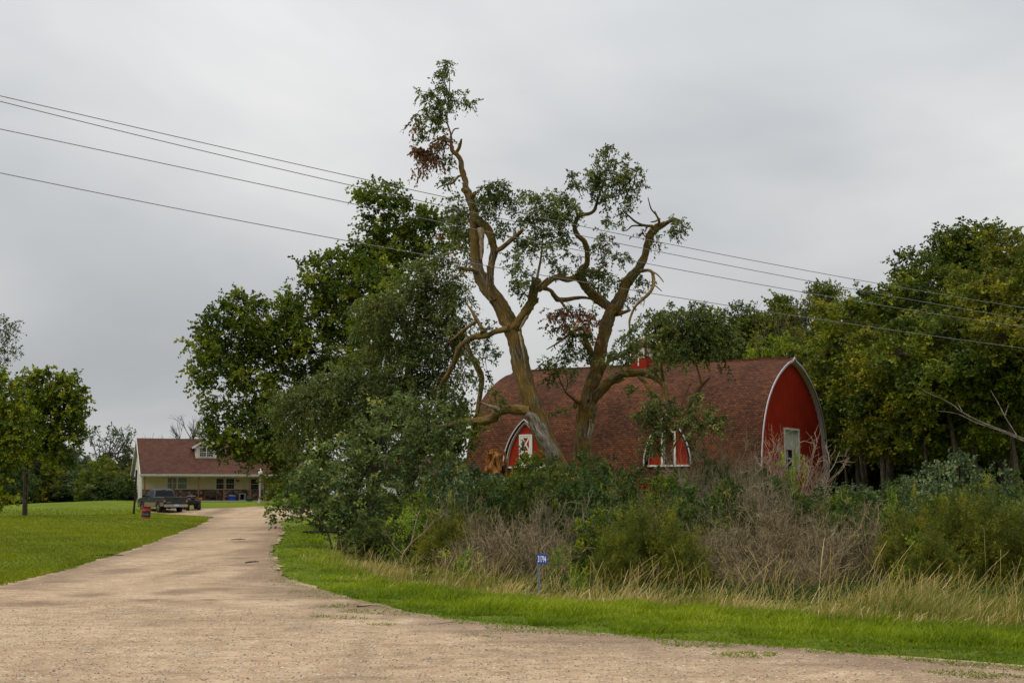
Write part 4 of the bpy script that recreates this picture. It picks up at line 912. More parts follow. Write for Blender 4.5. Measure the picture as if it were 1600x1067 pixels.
limb(g, [(751, 356, 5), (752.5, 372, 5), (753, 388, 4), (752, 405, 1.5)], D1 + .05, 0, 7, r1, .2); g.build('torn_wood', BARK_PALE, t1); g = G(); limb(g, [(812, 514, 2), (818, 503, 3), (826, 488, 3), (834, 475, 2.2)], D1 - .15, -.1, 6, r1, .2); g.build('torn_wood', BARK_PALE, t1); g = G(); limb(g, [(811, 518, 2.4), (815, 535, 2.6), (818, 552, 1.6), (821, 575, .8)], D1 - .2, 0, 6, r1, .2); g.build('torn_wood', BARK_PALE, t1)
tw = G(); lf = G()
b1 = [B(697, 97, 5, 7, D1 + 1.5, 1.5), B(694, 107, 9, 14, D1 + 1.5, 1.0), B(696, 130, 14, 11, D1 + 1.5, 1.2), B(684, 150, 20, 8, D1 + 1.5, 1.1), B(664, 144, 14, 6, D1 + 1.2, 1), B(706, 157, 15, 14, D1 + 1.5, 1.1), B(718, 154, 12, 8, D1 + 1.5, 1), B(731, 158, 9, 4, D1 + 1.2, .8),
      B(676, 178, 20, 12, D1 + 1.5, 1.3), B(654, 174, 12, 7, D1 + 1.2, 1), B(685, 196, 16, 12, D1 + 1.5, 1.3), B(664, 192, 14, 8, D1 + 1, .8), B(697, 226, 8, 12, D1 + 1.2, .5), B(658, 222, 10, 10, D1 + 1, .7), B(650, 238, 9, 12, D1 + 1.3, .8), B(688, 240, 10, 10, D1 + 1.2, .8), B(701, 247, 6, 6, D1 + 1.2, .6), B(703, 268, 6, 12, D1 + 1, .8), B(695, 276, 6, 5, D1 + 1, .6),
      B(716, 325, 12, 18, D1 + 1.2, 1.1), B(720, 350, 12, 20, D1 + 1.2, 1), B(728, 375, 12, 22, D1 + 1.5, .9), B(731, 400, 8, 18, D1 + 1.6, .6), B(766, 302, 20, 15, D1 + .8, 1.5), B(786, 302, 20, 14, D1 + .8, 1.3), B(774, 322, 20, 14, D1 + .6, 1.1), B(799, 318, 10, 16, D1 + .5, 1), B(754, 325, 12, 14, D1 + .5, .8), B(780, 347, 8, 14, D1, .6), B(782, 365, 9, 10, D1, .8), B(795, 362, 12, 8, D1, .8), B(762, 345, 7, 14, D1, .6),
      B(820, 305, 14, 9, D1 - .3, .9), B(843, 318, 20, 16, D1 - .5, 1.0), B(852, 342, 24, 20, D1 - .5, 1.1), B(828, 350, 16, 16, D1 - .6, .9), B(838, 370, 22, 14, D1 - .6, 1), B(816, 388, 16, 16, D1 - .6, 1), B(860, 385, 20, 18, D1 - .6, .7), B(812, 412, 12, 10, D1 - .6, .8), B(820, 428, 18, 14, D1 - .7, 1.1), B(813, 448, 15, 14, D1 - .7, 1.2), B(822, 462, 10, 10, D1 - .7, .8), B(862, 418, 14, 10, D1 - .6, .7), B(800, 400, 8, 8, D1 - .5, .6),
      B(738, 545, 8, 8, D1 + 2, .4), B(759, 560, 12, 22, D1 + 2, .8), B(762, 540, 10, 10, D1 + 2, .5), B(740, 600, 12, 12, D1 + 2, .5), B(725, 590, 12, 10, D1 + 2.5, .5), B(735, 560, 6, 16, D1 + 2, .6), B(765, 512, 10, 9, D1 + 1, .6), B(718, 500, 10, 14, D1 + 1.5, .4), B(776, 612, 10, 8, D1, .5), B(786, 620, 6, 10, D1, .7), B(716, 612, 14, 10, D1 + 3, .5)]
crown(lf, b1, r1, dens=3.2, cl=.22, per=6, nl=12, sl=.40, ll=.13, lw=.072, droop=.35, shell=.25, twig=tw, up=.0, hang=.45, down=.1)
lf.build('foliage', LEAF_ELM, t1); 
bn = G(); crown(bn, [B(686, 218, 16, 10, D1 + 1.2, 1.2), B(672, 232, 17, 12, D1 + 1, 1.4), B(663, 248, 14, 13, D1 + 1, 1.4), B(680, 248, 12, 12, D1 + 1, 1), B(652, 262, 8, 8, D1 + 1, .8), B(650, 190, 4, 6, D1 + 1, .8), B(655, 200, 3, 5, D1 + 1, .8)], r1, dens=3.6, cl=.26, per=5, nl=10, sl=.4, ll=.14, lw=.08, droop=.6, shell=.2, up=-.2, hang=1.2)
bn.build('dead_leaves', LEAF_BROWN, t1); tw.build('twigs', BARK_T, t1); rel(t1)

# ------------------------------------------------------------------ tree 2: broken willow on the right
D2 = 59.0; b0 = P(905, 790, D2); b0[2] = gz1(b0[0], b0[1])
t2 = thing('broken_willow', 'storm broken willow, right of the pair, with twisting orange limbs and a snapped bare top', 'tree', b0)
g = G()
limb(g, [(902, 800, 22), (906, 765, 19), (909, 735, 16), (911, 700, 15), (914, 665, 14.5), (918, 635, 16), (923, 612, 14), (928, 592, 12.5), (933, 570, 11.5), (938, 548, 11), (943, 525, 11), (948, 505, 11), (955, 487, 11), (963, 478, 11), (971, 461, 10), (980, 441, 9), (993, 426, 8.3), (1001, 414, 7), (1008, 398, 6.4), (1013, 379, 6.2), (1018, 364, 6.6), (1026, 356, 6.4), (1039, 350, 4.2), (1050, 345, 3), (1066, 346, .9)], D2, -1, 12, r1)
limb(g, [(958, 486, 8), (950, 478, 8.6), (941, 472, 8.6), (924, 459, 8.2), (913, 445, 7.8), (906, 433, 7.2), (908, 421, 5.6), (917, 412, 4.8), (917.5, 394, 4.6), (913.5, 379, 4.6), (904, 369, 4.4), (898, 358, 3.8), (900, 346, 3.6), (906, 337, 3.4), (921, 334, 3), (929, 328, 3), (932, 318, 2.6), (938, 300, 1.6), (946, 275, 1.2), (953, 240, .6)], D2, -1.6, 10, r1)
limb(g, [(903, 338, 2.6), (901, 333, 2.6), (898, 324, 1.8)], D2 - 1, 0, 6, r1); limb(g, [(913, 425, 3), (922, 423, 3), (932, 424.6, 2.6), (942, 416, 2), (951, 411, 1)], D2 - .8, -.8, 7, r1); limb(g, [(932, 320, 2), (946, 312, 1.5), (962, 300, 1), (985, 285, .6)], D2 - 1.2, -.5, 5, r1)
limb(g, [(902, 432, 5.5), (887, 437, 5.6), (872, 433, 5), (860, 438, 5.2), (849, 447, 5.6), (842, 452, 5.6)], D2 - .8, -1.2, 9, r1)
limb(g, [(845, 449, 4), (860, 454, 3.8), (866, 462, 4.4), (872, 468, 4.8), (887, 468, 4.2), (900, 465.5, 3), (912, 465, 2.6), (924, 467, 2)], D2 - 1.6, 1.2, 8, r1); limb(g, [(874, 468, 2.4), (884, 481, 2), (893, 491, 1.2)], D2 - 1.3, 0, 6, r1)
limb(g, [(1020, 354, 3), (1004, 352, 2.4), (992, 346, 1.8), (983, 338, 1.4), (975, 332, 1)], D2 - 1, -.6, 6, r1); limb(g, [(1004, 353, 1.6), (988, 353, 1.6), (981, 359, 1.2), (972, 361, .9)], D2 - 1, .5, 5, r1)
limb(g, [(1029, 352, 3), (1030, 345, 2.6), (1025, 336, 1.6), (1017, 326, 1.2), (1012.5, 309, .7)], D2 - 1, -.4, 6, r1); limb(g, [(1031, 342, 1.6), (1024, 346, 1.6), (1017, 347, 1)], D2 - 1, -.6, 5, r1); limb(g, [(1030, 344, 1.5), (1023, 330, 1)], D2 - 1, -.2, 5, r1)
limb(g, [(1040, 349, 2), (1050, 342, 2.2), (1056, 342, 1.6), (1062, 344, .8)], D2 - 1, -.6, 6, r1)
limb(g, [(1000, 424, 3.6), (1012.6, 422.4, 3.2), (1019, 426, 2.8), (1021, 435, 3), (1021, 445, 3), (1016, 456, 3.2), (1004, 468, 2.6), (992, 480, 2.2), (984, 500, 2.1), (984, 515, 1.8), (985, 541, 1)], D2 - .8, -1.6, 7, r1)
limb(g, [(1018, 424, 1.6), (1028, 430, 1.2), (1037, 441, .8)], D2 - .9, -.5, 5, r1); limb(g, [(1020, 443, 1.2), (1034, 455, .7)], D2 - 1, -.4, 5, r1); limb(g, [(962, 492, 3.6), (972, 489, 3.6), (983, 485, 3)], D2 - .3, -1, 7, r1)
limb(g, [(934, 575, 5.5), (928, 560, 5.8), (920.6, 545, 5.4), (914, 528, 4.8), (917, 517, 4.4), (908, 513, 4), (900, 516, 3.4), (893, 519, 2.6), (874, 534, 1.6), (854, 546, .8)], D2, -2.2, 8, r1)
limb(g, [(925, 625, 9), (940, 609, 8.5), (955, 594, 8), (968, 586, 6.8), (980, 583.5, 6.2), (992, 583, 6.2), (1011, 584, 6.4), (1030, 593, 6), (1038.5, 606, 5.6), (1039, 622, 4.8), (1042, 637, 4.5), (1056, 645, 5.2), (1075, 653, 4.6), (1079, 648, 5), (1077, 634, 5), (1087, 616, 4.2), (1095, 604, 3), (1108.5, 590, 1.4)], D2 - .3, -5, 10, r1)
limb(g, [(1078, 653, 4), (1072, 667, 3.6), (1062, 682, 2.6), (1048, 706, 1.6)], D2 - 5, -.5, 7, r1)
limb(g, [(1037, 596, 3), (1034, 580, 2.6), (1033, 572, 2.4), (1036, 558, 1.4), (1045, 530, 1)], D2 - 3, -.4, 6, r1); limb(g, [(1096, 601, 2.4), (1092, 583, 2), (1086, 566, 1.2), (1075, 535, .8)], D2 - 5, -.5, 6, r1); limb(g, [(998, 588, 3.6), (1008, 598, 3.6), (1014, 606, 4), (1022, 618, 3.4)], D2 - 2, -.8, 7, r1)
limb(g, [(937, 592, 4), (942, 579, 3.6), (949, 566, 3.2), (962, 560, 2.4), (985, 552, 1.4)], D2 - .2, -1, 7, r1); limb(g, [(907, 628, 4), (902, 627, 3.6), (891, 619, 2.2), (883, 611, 1.8), (874, 592, 1.1), (868, 575, .6)], D2 - .3, -1.5, 7, r1); limb(g, [(884, 612, 1.2), (887, 596, 1), (882, 582, .6)], D2 - .9, 0, 5, r1)
limb(g, [(902, 637, 5), (899, 633, 5), (900, 628, 4)], D2 - .5, 0, 7, r1, .1)
limb(g, [(1061, 641, 1.4), (1070, 620, 1.2), (1080, 598, .7)], D2 - 4, 0, 5, r1); limb(g, [(1095, 620, 1.1), (1110, 630, .9), (1118, 642, .6)], D2 - 5, 0, 5, r1)
g.build('trunk', BARK_W, t2)
g = G(); limb(g, [(918, 650, 3), (921, 660, 6), (920, 675, 7), (918, 695, 6), (916, 720, 6)], D2 - .26, 0, 8, r1, .14); g.build('peeled_bark', BARK_GREY, t2)
g = G(); limb(g, [(946, 601, 3), (958, 596, 4), (968, 594, 4), (974, 589, 5.6)], D2 - .8, -.2, 7, r1, .2); g.build('torn_wood', BARK_PALE, t2); g = G(); limb(g, [(966, 462, 1.2), (972, 450, 2.4), (977, 441, 2)], D2 - .42, 0, 6, r1, .2); g.build('torn_wood', BARK_PALE, t2); g = G(); limb(g, [(923, 655, 2), (921.5, 670, 2.6), (918, 685, 1.6)], D2 - .52, 0, 6, r1, .2); g.build('torn_wood', BARK_PALE, t2); g = G()
limb(g, [(1034, 635, 1), (1040, 643, 1.2), (1046, 652, 1.2), (1056, 662, .8)], D2 - 5.4, 0, 5, r1, .2); g.build('torn_wood', BARK_PALE, t2); g = G(); limb(g, [(1083, 655, 1.6), (1089, 668, 1.8), (1091, 680, 1), (1086, 690, .8)], D2 - 5.6, 0, 5, r1, .2); g.build('torn_wood', BARK_PALE, t2); g = G(); limb(g, [(1093, 662, 1), (1103, 672, 1), (1112, 688, 1.4), (1120, 700, .8)], D2 - 5.6, 0, 5, r1, .2); g.build('torn_wood', BARK_PALE, t2)
tw = G(); lf = G(); Dr = D2 - 4
b2 = [B(956, 236, 10, 10, D2 - 1.5, 1), B(948, 252, 16, 13, D2 - 1.5, 1.1), B(972, 252, 14, 12, D2 - 1.5, 1), B(890, 276, 10, 6, D2 - 1.5, .8), B(908, 282, 14, 7, D2 - 1.5, 1), B(932, 276, 18, 12, D2 - 1.5, 1.2), B(958, 276, 20, 14, D2 - 1.6, 1.1), B(988, 268, 14, 10, D2 - 1.6, 1), B(1000, 284, 11, 12, D2 - 1.6, 1), B(975, 296, 18, 12, D2 - 1.6, 1.1), B(945, 300, 18, 13, D2 - 1.6, 1), B(917, 300, 14, 12, D2 - 1.6, .8), B(1001, 262, 6, 8, D2 - 1.6, .7), B(968, 318, 14, 10, D2 - 1.6, .8), B(948, 322, 8, 10, D2 - 1.6, .6), B(940, 345, 6, 18, D2 - 1.5, .6), B(945, 370, 7, 16, D2 - 1.4, .8), B(973, 340, 6, 12, D2 - 1.5, .6),
      B(878, 312, 20, 14, D2 - 1.4, 1.2), B(888, 334, 20, 14, D2 - 1.4, 1.1), B(870, 352, 18, 15, D2 - 1.4, 1), B(882, 375, 16, 14, D2 - 1.3, 1), B(890, 395, 14, 10, D2 - 1.2, .6), B(942, 386, 14, 12, D2 - 1, 1), B(950, 404, 14, 14, D2 - 1, .8), B(935, 435, 18, 14, D2 - 1, 1.2), B(957, 440, 16, 16, D2 - .5, .8), B(930, 455, 14, 10, D2 + .5, 1), B(892, 422, 12, 8, D2 - .9, .7), B(870, 416, 10, 8, D2 - 1, .6), B(985, 405, 12, 16, D2 - .9, .45), B(990, 450, 12, 12, D2 - .5, .6), B(1004, 444, 10, 12, D2 - 1, 1), B(975, 470, 12, 12, D2 - .2, .7), B(1059, 362, 9, 14, D2 - 1.6, .9), B(1048, 356, 7, 8, D2 - 1.6, .4), B(1026, 372, 8, 12, D2 - 1.6, .2), B(1050, 368, 10, 4, D2 - 1.6, .3),
      B(906, 485, 24, 10, D2 - 1, .5), B(895, 527, 22, 12, D2 - 1.8, 1.1), B(880, 540, 16, 10, D2 - 1.8, .8), B(922, 540, 12, 24, D2 - .2, .8), B(906, 555, 12, 12, D2 - .2, .6), B(875, 510, 12, 16, D2 - 1.6, .5), B(940, 565, 12, 14, D2 + 1, .6),
      B(868, 570, 16, 11, D2 - 1.4, 1.1), B(888, 566, 16, 9, D2 - 1.4, 1), B(850, 583, 14, 10, D2 - 1.4, .9), B(898, 580, 8, 8, D2 - 1.4, .7), B(855, 600, 8, 7, D2 - 1.2, .5), B(871, 645, 8, 7, D2 - 1, .5),
      B(965, 562, 18, 12, Dr + 2, 1.6), B(985, 545, 18, 14, Dr + 1, 1.2), B(985, 520, 15, 14, Dr + 1, .9), B(1012, 532, 24, 14, Dr, .8), B(1015, 508, 22, 16, Dr, 1.0), B(1040, 520, 28, 20, Dr, 1.3), B(1042, 496, 26, 14, Dr, 1.3), B(1068, 500, 28, 18, Dr - 1, 1.4), B(1072, 524, 30, 20, Dr - 1, 1.5), B(1095, 503, 26, 16, Dr - 1, 1.3), B(1102, 525, 30, 20, Dr - 1, 1.5), B(1130, 512, 20, 16, Dr - 1, 1.2), B(1125, 538, 22, 14, Dr - 1, 1.3), B(1090, 480, 14, 8, Dr - 1, .9), B(1060, 482, 14, 8, Dr - 1, .8), B(1060, 548, 30, 16, Dr - 1, 1.2), B(1038, 552, 18, 12, Dr, .8), B(1098, 550, 26, 14, Dr - 1, 1.1), B(1130, 562, 16, 8, Dr - 1, .5), B(1145, 535, 14, 14, Dr - 1, .7), B(1060, 572, 18, 10, Dr - 1, .4), B(1030, 580, 10, 5, Dr, .3),
      B(994, 606, 7, 9, Dr, .7), B(1018, 625, 14, 10, Dr - 1, .9), B(1016, 645, 16, 12, Dr - 1, 1.1), B(1005, 658, 14, 12, Dr - 1, 1), B(1025, 665, 14, 12, Dr - 1, .7), B(1055, 628, 10, 8, Dr - 1.5, 1), B(1035, 655, 10, 10, Dr - 1.2, .9), B(1080, 640, 8, 12, Dr - 1.6, .9), B(1092, 628, 10, 10, Dr - 1.6, .9), B(1100, 650, 16, 12, Dr - 1.8, .8), B(1118, 652, 14, 12, Dr - 2, .8), B(1130, 664, 10, 10, Dr - 2, .6), B(1105, 670, 14, 10, Dr - 2, .7), B(1064, 660, 10, 8, Dr - 1.8, .8), B(1024, 690, 12, 12, Dr - 1, 1.2), B(1030, 640, 16, 12, Dr - 1, 1.4), B(1042, 662, 10, 12, Dr - 1.2, 1.3), B(1032, 680, 8, 16, Dr - 1, 1.2), B(1075, 692, 10, 8, Dr - 1.8, .9), B(1088, 655, 14, 14, Dr - 1.8, 1.2), B(1065, 640, 12, 10, Dr - 1.6, 1.2), B(1015, 708, 8, 10, Dr - 1, .5), B(1080, 672, 10, 8, Dr - 2, .6)]
crown(lf, b2, r1, dens=3.2, cl=.22, per=6, nl=12, sl=.40, ll=.13, lw=.072, droop=.35, shell=.25, twig=tw, up=.0, hang=.45, down=.1)
lf.build('foliage', LEAF_ELM, t2)
bn = G(); crown(bn, [B(870, 492, 16, 12, D2 - 1.8, 1.1), B(895, 502, 16, 12, D2 - 1.8, 1.3), B(912, 495, 14, 12, D2 - 1.6, 1.1), B(930, 508, 14, 9, D2 - 1.4, .9), B(858, 505, 9, 9, D2 - 1.8, 1), B(903, 514, 14, 6, D2 - 1.8, 1), B(950, 378, 8, 9, D2 - 1.2, 1.1), B(1012, 362, 8, 7, D2 - 1.2, .7)], r1, dens=3.2, cl=.26, per=5, nl=10, sl=.4, ll=.14, lw=.08, droop=.6, shell=.2, up=-.2, hang=1.2)
bn.build('dead_leaves', LEAF_BROWN, t2); tw.build('twigs', BARK_T, t2); rel(t2)

# ------------------------------------------------------------------ broken orange stump piece below tree 1
g = G(); Ds = 58.5; sp_ = P(772, 760, Ds); st_ = thing('splintered_stump', 'freshly splintered orange stump with a tall curved sliver of bark beside the left willow', 'tree stump', (sp_[0], sp_[1], gz1(sp_[0], sp_[1])))
limb(g, [(776, 770, 11), (776, 745, 11), (773, 728, 12), (771, 712, 11), (768, 702, 6)], Ds, 0, 9, r1, .3)
limb(g, [(763, 730, 1.5), (761, 715, 2.2), (762, 703, 3)], Ds - .2, 0, 6, r1, .3); limb(g, [(777, 712, 5), (780, 722, 4.5), (781, 735, 4)], Ds - .2, 0, 6, r1, .3); g.build('stump', BARK_ORANGE, st_)
g = G(); limb(g, [(787, 760, 3), (791, 733, 2.6), (790.5, 718, 2.5), (787, 706, 2.4), (781, 698, 1.6), (776, 695, .6)], Ds, 0, 6, r1, .2); g.build('bark_sliver', BARK_ORANGE, st_)
g = G(); limb(g, [(783, 760, 8), (783, 735, 7), (781, 724, 4)], Ds + .25, 0, 7, r1, .3); g.build('rotten_core', BARK_D, st_); rel(st_)

# ------------------------------------------------------------------ big maple on the left of the willows
r3 = np.random.default_rng(23)
def hang_limbs(g, q, rr, cs, rng, rise=.12, kr=.6):
    """limbs that branch off the trunk and off one another to reach each crown lobe"""
    nodes = [(p, r) for p, r in list(zip(q, rr))[2:]]
    ax = q[len(q) // 2]
    for c in sorted(cs, key=lambda c_: np.linalg.norm(c_ - ax)):
        NP = np.array([n_[0] for n_ in nodes]); v_ = c - NP; dist = np.linalg.norm(v_, axis=1)
        cost = dist + np.where(v_[:, 2] < 0, -v_[:, 2] * 1.2, 0) + .25 * np.linalg.norm(NP - ax, axis=1); k = int(np.argmin(cost)); a_, ra = nodes[k]; d_ = dist[k]
        if d_ < .1: continue
        m1 = a_ + (c - a_) * .35 + np.array([0, 0, rise * d_]) + rng.normal(0, .07 * d_, 3); m2 = a_ + (c - a_) * .72 + np.array([0, 0, rise * .6 * d_]) + rng.normal(0, .05 * d_, 3)
        r_ = min(ra * kr, .03 * d_ + .03); p_, r2 = smooth([a_, m1, m2, c], [r_, r_ * .75, r_ * .5, r_ * .3], 4); g.tube(p_, r2, 6, lump=.05, rng=rng)
        nodes += list(zip(p_[3:], r2[3:]))
def big_tree(nm, label, cat, base, D, blobs, leaf, bark, trunk, rng, kw, group=None, extra=()):
    b_ = P(base[0], base[1], D); b_[2] = gz1(b_[0], b_[1]); t = thing(nm, label, cat, b_, group=group)
    g = G(); tw = G(); lf = G()
    tp = [(*P(p[0], p[1], D), p[2] * D / F) for p in trunk]; tp[0] = (tp[0][0], tp[0][1], b_[2] - .2, tp[0][3])
    q, rr = smooth([p[:3] for p in tp], [p[3] for p in tp], 5); g.tube(q, rr, 12, lump=.06, rng=rng)
    hang_limbs(g, q, rr, [bl[0] for bl in blobs], rng)
    g.build('trunk', bark, t); crown(lf, blobs, rng, twig=tw, **kw); lf.build('foliage', leaf, t); tw.build('twigs', bark, t)
    for (bb, lm, kk) in extra:
        e = G(); crown(e, bb, rng, **kk); e.build('dead_leaves', lm, t)
    rel(t); return t
DM = 74
bm_ = [B(592, 420, 26, 20, DM - 3, 1.1), B(604, 470, 30, 24, DM - 4, 1.1), B(585, 500, 34, 24, DM - 4, 1.1), B(595, 545, 40, 26, DM - 3, 1), B(560, 575, 40, 26, DM - 3, 1), B(588, 300, 26, 16, DM, 1.1), B(620, 298, 17, 13, DM, 1), B(575, 325, 20, 18, DM, 1.1), B(608, 330, 22, 20, DM, 1.1), B(590, 355, 26, 22, DM, 1.2), B(582, 378, 22, 16, DM, 1.1), B(655, 340, 24, 16, DM, 1), B(645, 360, 26, 18, DM + 1, 1.1), B(680, 345, 24, 20, DM, 1, t=.05), B(690, 372, 28, 22, DM, 1.1, t=.1), B(618, 385, 32, 22, DM, 1.2),
       B(552, 402, 28, 18, DM, 1), B(520, 418, 30, 20, DM, 1.1), B(488, 428, 22, 17, DM - 1, 1.1), B(590, 410, 36, 26, DM + 1, 1.2), B(645, 400, 36, 26, DM + 1, 1.1), B(505, 452, 34, 24, DM, 1.2), B(550, 445, 38, 28, DM - 1, 1.2), B(446, 462, 13, 13, DM - 1, .9), B(460, 483, 24, 17, DM - 1, 1.1), B(600, 450, 44, 32, DM, 1.1),
       B(372, 472, 28, 13, DM - 3, 1.1), B(350, 490, 26, 18, DM - 3, 1.1), B(395, 492, 26, 18, DM - 3, 1), B(425, 502, 28, 18, DM - 2, 1.1), B(340, 516, 30, 20, DM - 3, 1), B(375, 520, 34, 20, DM - 3, 1.1), B(318, 545, 24, 20, DM - 4, 1.1), B(350, 550, 36, 22, DM - 3, 1.2), B(400, 545, 42, 28, DM - 2, 1.2), B(445, 530, 38, 28, DM - 2, 1.1), B(312, 578, 20, 18, DM - 4, 1.1), B(345, 580, 30, 18, DM - 4, 1.1), B(390, 590, 40, 20, DM - 3, 1), B(325, 605, 18, 14, DM - 4, 1), B(337, 622, 12, 10, DM - 4, .8),
       B(490, 500, 40, 30, DM, 1), B(490, 550, 44, 30, DM - 1, 1), B(545, 510, 50, 36, DM, 1.2), B(440, 580, 40, 26, DM - 1, 1.1), B(500, 600, 50, 30, DM - 1, 1), B(400, 625, 40, 22, DM - 3, 1.1), B(360, 655, 34, 20, DM - 4, 1.1), B(345, 678, 22, 14, DM - 4, 1.1), B(400, 660, 40, 26, DM - 4, 1.1), B(445, 640, 40, 30, DM - 2, 1.2), B(380, 690, 34, 18, DM - 4, 1), B(372, 708, 22, 9, DM - 4, .8), B(420, 700, 30, 24, DM - 4, 1.1), B(450, 690, 36, 30, DM - 3, 1.2), B(432, 730, 22, 18, DM - 4, 1.1), B(440, 755, 14, 12, DM - 4, .8), B(358, 700, 12, 8, DM - 4, .7), B(395, 715, 8, 6, DM - 4, .8),
       B(722, 640, 22, 18, DM, 1.1), B(715, 670, 30, 24, DM, 1.2), B(735, 660, 10, 12, DM, .8), B(690, 690, 40, 30, DM, 1.1), B(560, 650, 60, 40, DM, .8), B(630, 690, 50, 40, DM, .8), B(520, 700, 50, 40, DM, .8)]
big_tree('maple_tree', 'tallest dark green maple crown on the left of the willows, spreading over the farmhouse roof', 'tree', (585, 830), DM, bm_, LEAF_MAPLE, BARK_D,
         [(585, 830, 13), (583, 760, 11), (580, 690, 10), (584, 620, 9), (590, 550, 8), (596, 480, 6), (600, 420, 4), (598, 350, 2)], r3,
         dict(dens=1.45, cl=.5, per=8, nl=10, sl=.58, ll=.175, lw=.15, droop=.2, shell=.45, up=.15, tint0=(.1, .78)))
DE = 62
be = [B(708, 330, 14, 16, DE, .7), B(716, 365, 14, 20, DE, .8), B(690, 415, 26, 18, DE, 1), B(660, 425, 28, 20, DE, 1), B(706, 440, 18, 22, DE, 1.1), B(640, 455, 30, 22, DE, 1.1), B(680, 455, 34, 24, DE, 1.2), B(590, 478, 34, 18, DE - 1, 1.1), B(570, 500, 24, 14, DE - 1, .9), B(620, 500, 34, 24, DE, 1.1), B(665, 500, 36, 28, DE, 1.2), B(704, 490, 26, 28, DE, 1.2), B(710, 530, 20, 24, DE, 1.1), B(680, 545, 34, 26, DE, 1.2), B(640, 545, 36, 26, DE, 1), B(600, 540, 30, 22, DE, .7), B(540, 560, 24, 14, DE - 1, .7), B(520, 590, 36, 16, DE - 2, .9), B(560, 600, 44, 20, DE - 2, 1), B(485, 612, 36, 16, DE - 2, 1.1), B(450, 620, 26, 14, DE - 2, 1), B(610, 590, 44, 28, DE - 1, 1.1), B(660, 595, 40, 30, DE, 1.1), B(700, 580, 24, 26, DE, .9), B(470, 645, 40, 22, DE - 2, 1.1), B(525, 635, 44, 26, DE - 2, 1.1), B(580, 640, 46, 30, DE - 2, 1.1), B(640, 640, 44, 32, DE - 1, 1.1), B(690, 630, 26, 22, DE, 1), B(700, 655, 24, 14, DE, .8), B(450, 680, 26, 20, DE - 2, .7)]
big_tree('feathery_elm', 'grey green feathery drooping elm crown between the dark maple and the left willow', 'tree', (640, 825), DE, be, LEAF_ELM, BARK_D,
         [(640, 835, 11), (640, 770, 9), (636, 700, 8), (634, 640, 7), (640, 570, 6), (650, 500, 4), (668, 430, 2)], r3,
         dict(dens=2.7, cl=.42, per=7, nl=12, sl=.62, ll=.145, lw=.075, droop=.6, shell=.35, up=-.05, hang=.7, down=.2, tint0=(.2, .75)),
         extra=[([B(712, 395, 10, 14, DE - .5, .7), B(690, 380, 12, 10, DE + 8, .7), B(702, 352, 10, 12, DE + 8, .6)], LEAF_BROWN, dict(dens=1.2, cl=.3, per=4, nl=8, sl=.4, ll=.12, lw=.08, droop=.6, shell=.2))])
# young oak at the drive
DO = 48.5
bo = [B(600, 628, 16, 14, DO, 1, t=.12), B(625, 640, 26, 16, DO, 1.1, t=.08), B(582, 650, 18, 18, DO, 1), B(655, 640, 20, 16, DO, 1, t=.05), B(690, 640, 14, 16, DO, .8), B(610, 665, 36, 20, DO, 1.1, t=.05), B(660, 670, 34, 22, DO, 1.1), B(700, 668, 24, 20, DO, 1), B(560, 690, 28, 20, DO, 1), B(600, 700, 40, 24, DO - .6, 1.2), B(650, 705, 40, 26, DO, 1.2), B(695, 700, 30, 24, DO, 1.1), B(510, 712, 24, 14, DO, 1.1, t=.12), B(500, 730, 30, 16, DO, 1.1), B(545, 722, 34, 22, DO - .6, 1.1), B(470, 745, 22, 16, DO - .6, 1), B(490, 760, 34, 18, DO - .6, 1.1), B(540, 760, 40, 26, DO - .9, 1.2, t=.05), B(590, 750, 40, 30, DO - .6, 1.2), B(650, 745, 40, 22, DO, .9), B(450, 772, 16, 12, DO - .8, .9), B(480, 790, 26, 20, DO - .9, 1.1), B(510, 800, 34, 22, DO - 1, 1.2), B(560, 795, 40, 26, DO - 1, 1.2), B(490, 820, 20, 14, DO - .9, 1.1), B(530, 825, 34, 20, DO - 1, 1.1), B(580, 822, 40, 22, DO - .8, 1), B(620, 805, 30, 20, DO, .8), B(545, 845, 30, 10, DO - .8, .8)]
big_tree('young_oak', 'round grey green young oak with pale shoot tips at the right edge of the driveway', 'tree', (530, 868), DO - .5, bo, LEAF_OAK, BARK_D, [(530, 870, 6), (534, 830, 5), (545, 790, 4.4), (565, 745, 4), (590, 700, 3), (605, 650, 1.6)], r3,
         dict(dens=1.9, cl=.33, per=6, nl=9, sl=.36, ll=.145, lw=.085, droop=.05, shell=.4, up=.45, tint0=(.15, .66)))
# leafy low branch of a sapling reaching over the drive
bs_ = [B(436, 786, 13, 9, 47, 1), B(424, 796, 9, 7, 47, .9), B(450, 780, 12, 8, 47, 1), B(422, 806, 6, 6, 47, .9), B(438, 802, 8, 7, 47, .8), B(456, 790, 10, 8, 47, .8), B(465, 800, 10, 12, 47, .7)]
big_tree('maple_sapling', 'low bright green maple sapling reaching over the gravel at the drive edge', 'sapling', (498, 846), 47, bs_, LEAF_BRIGHT, BARK_T, [(522, 850, 1.6), (505, 818, 1.3), (470, 796, 1), (440, 790, .8)], r3,
         dict(dens=2.6, cl=.22, per=5, nl=7, sl=.28, ll=.11, lw=.085, droop=.3, shell=.2, up=.0, tint0=(.0, .45)))
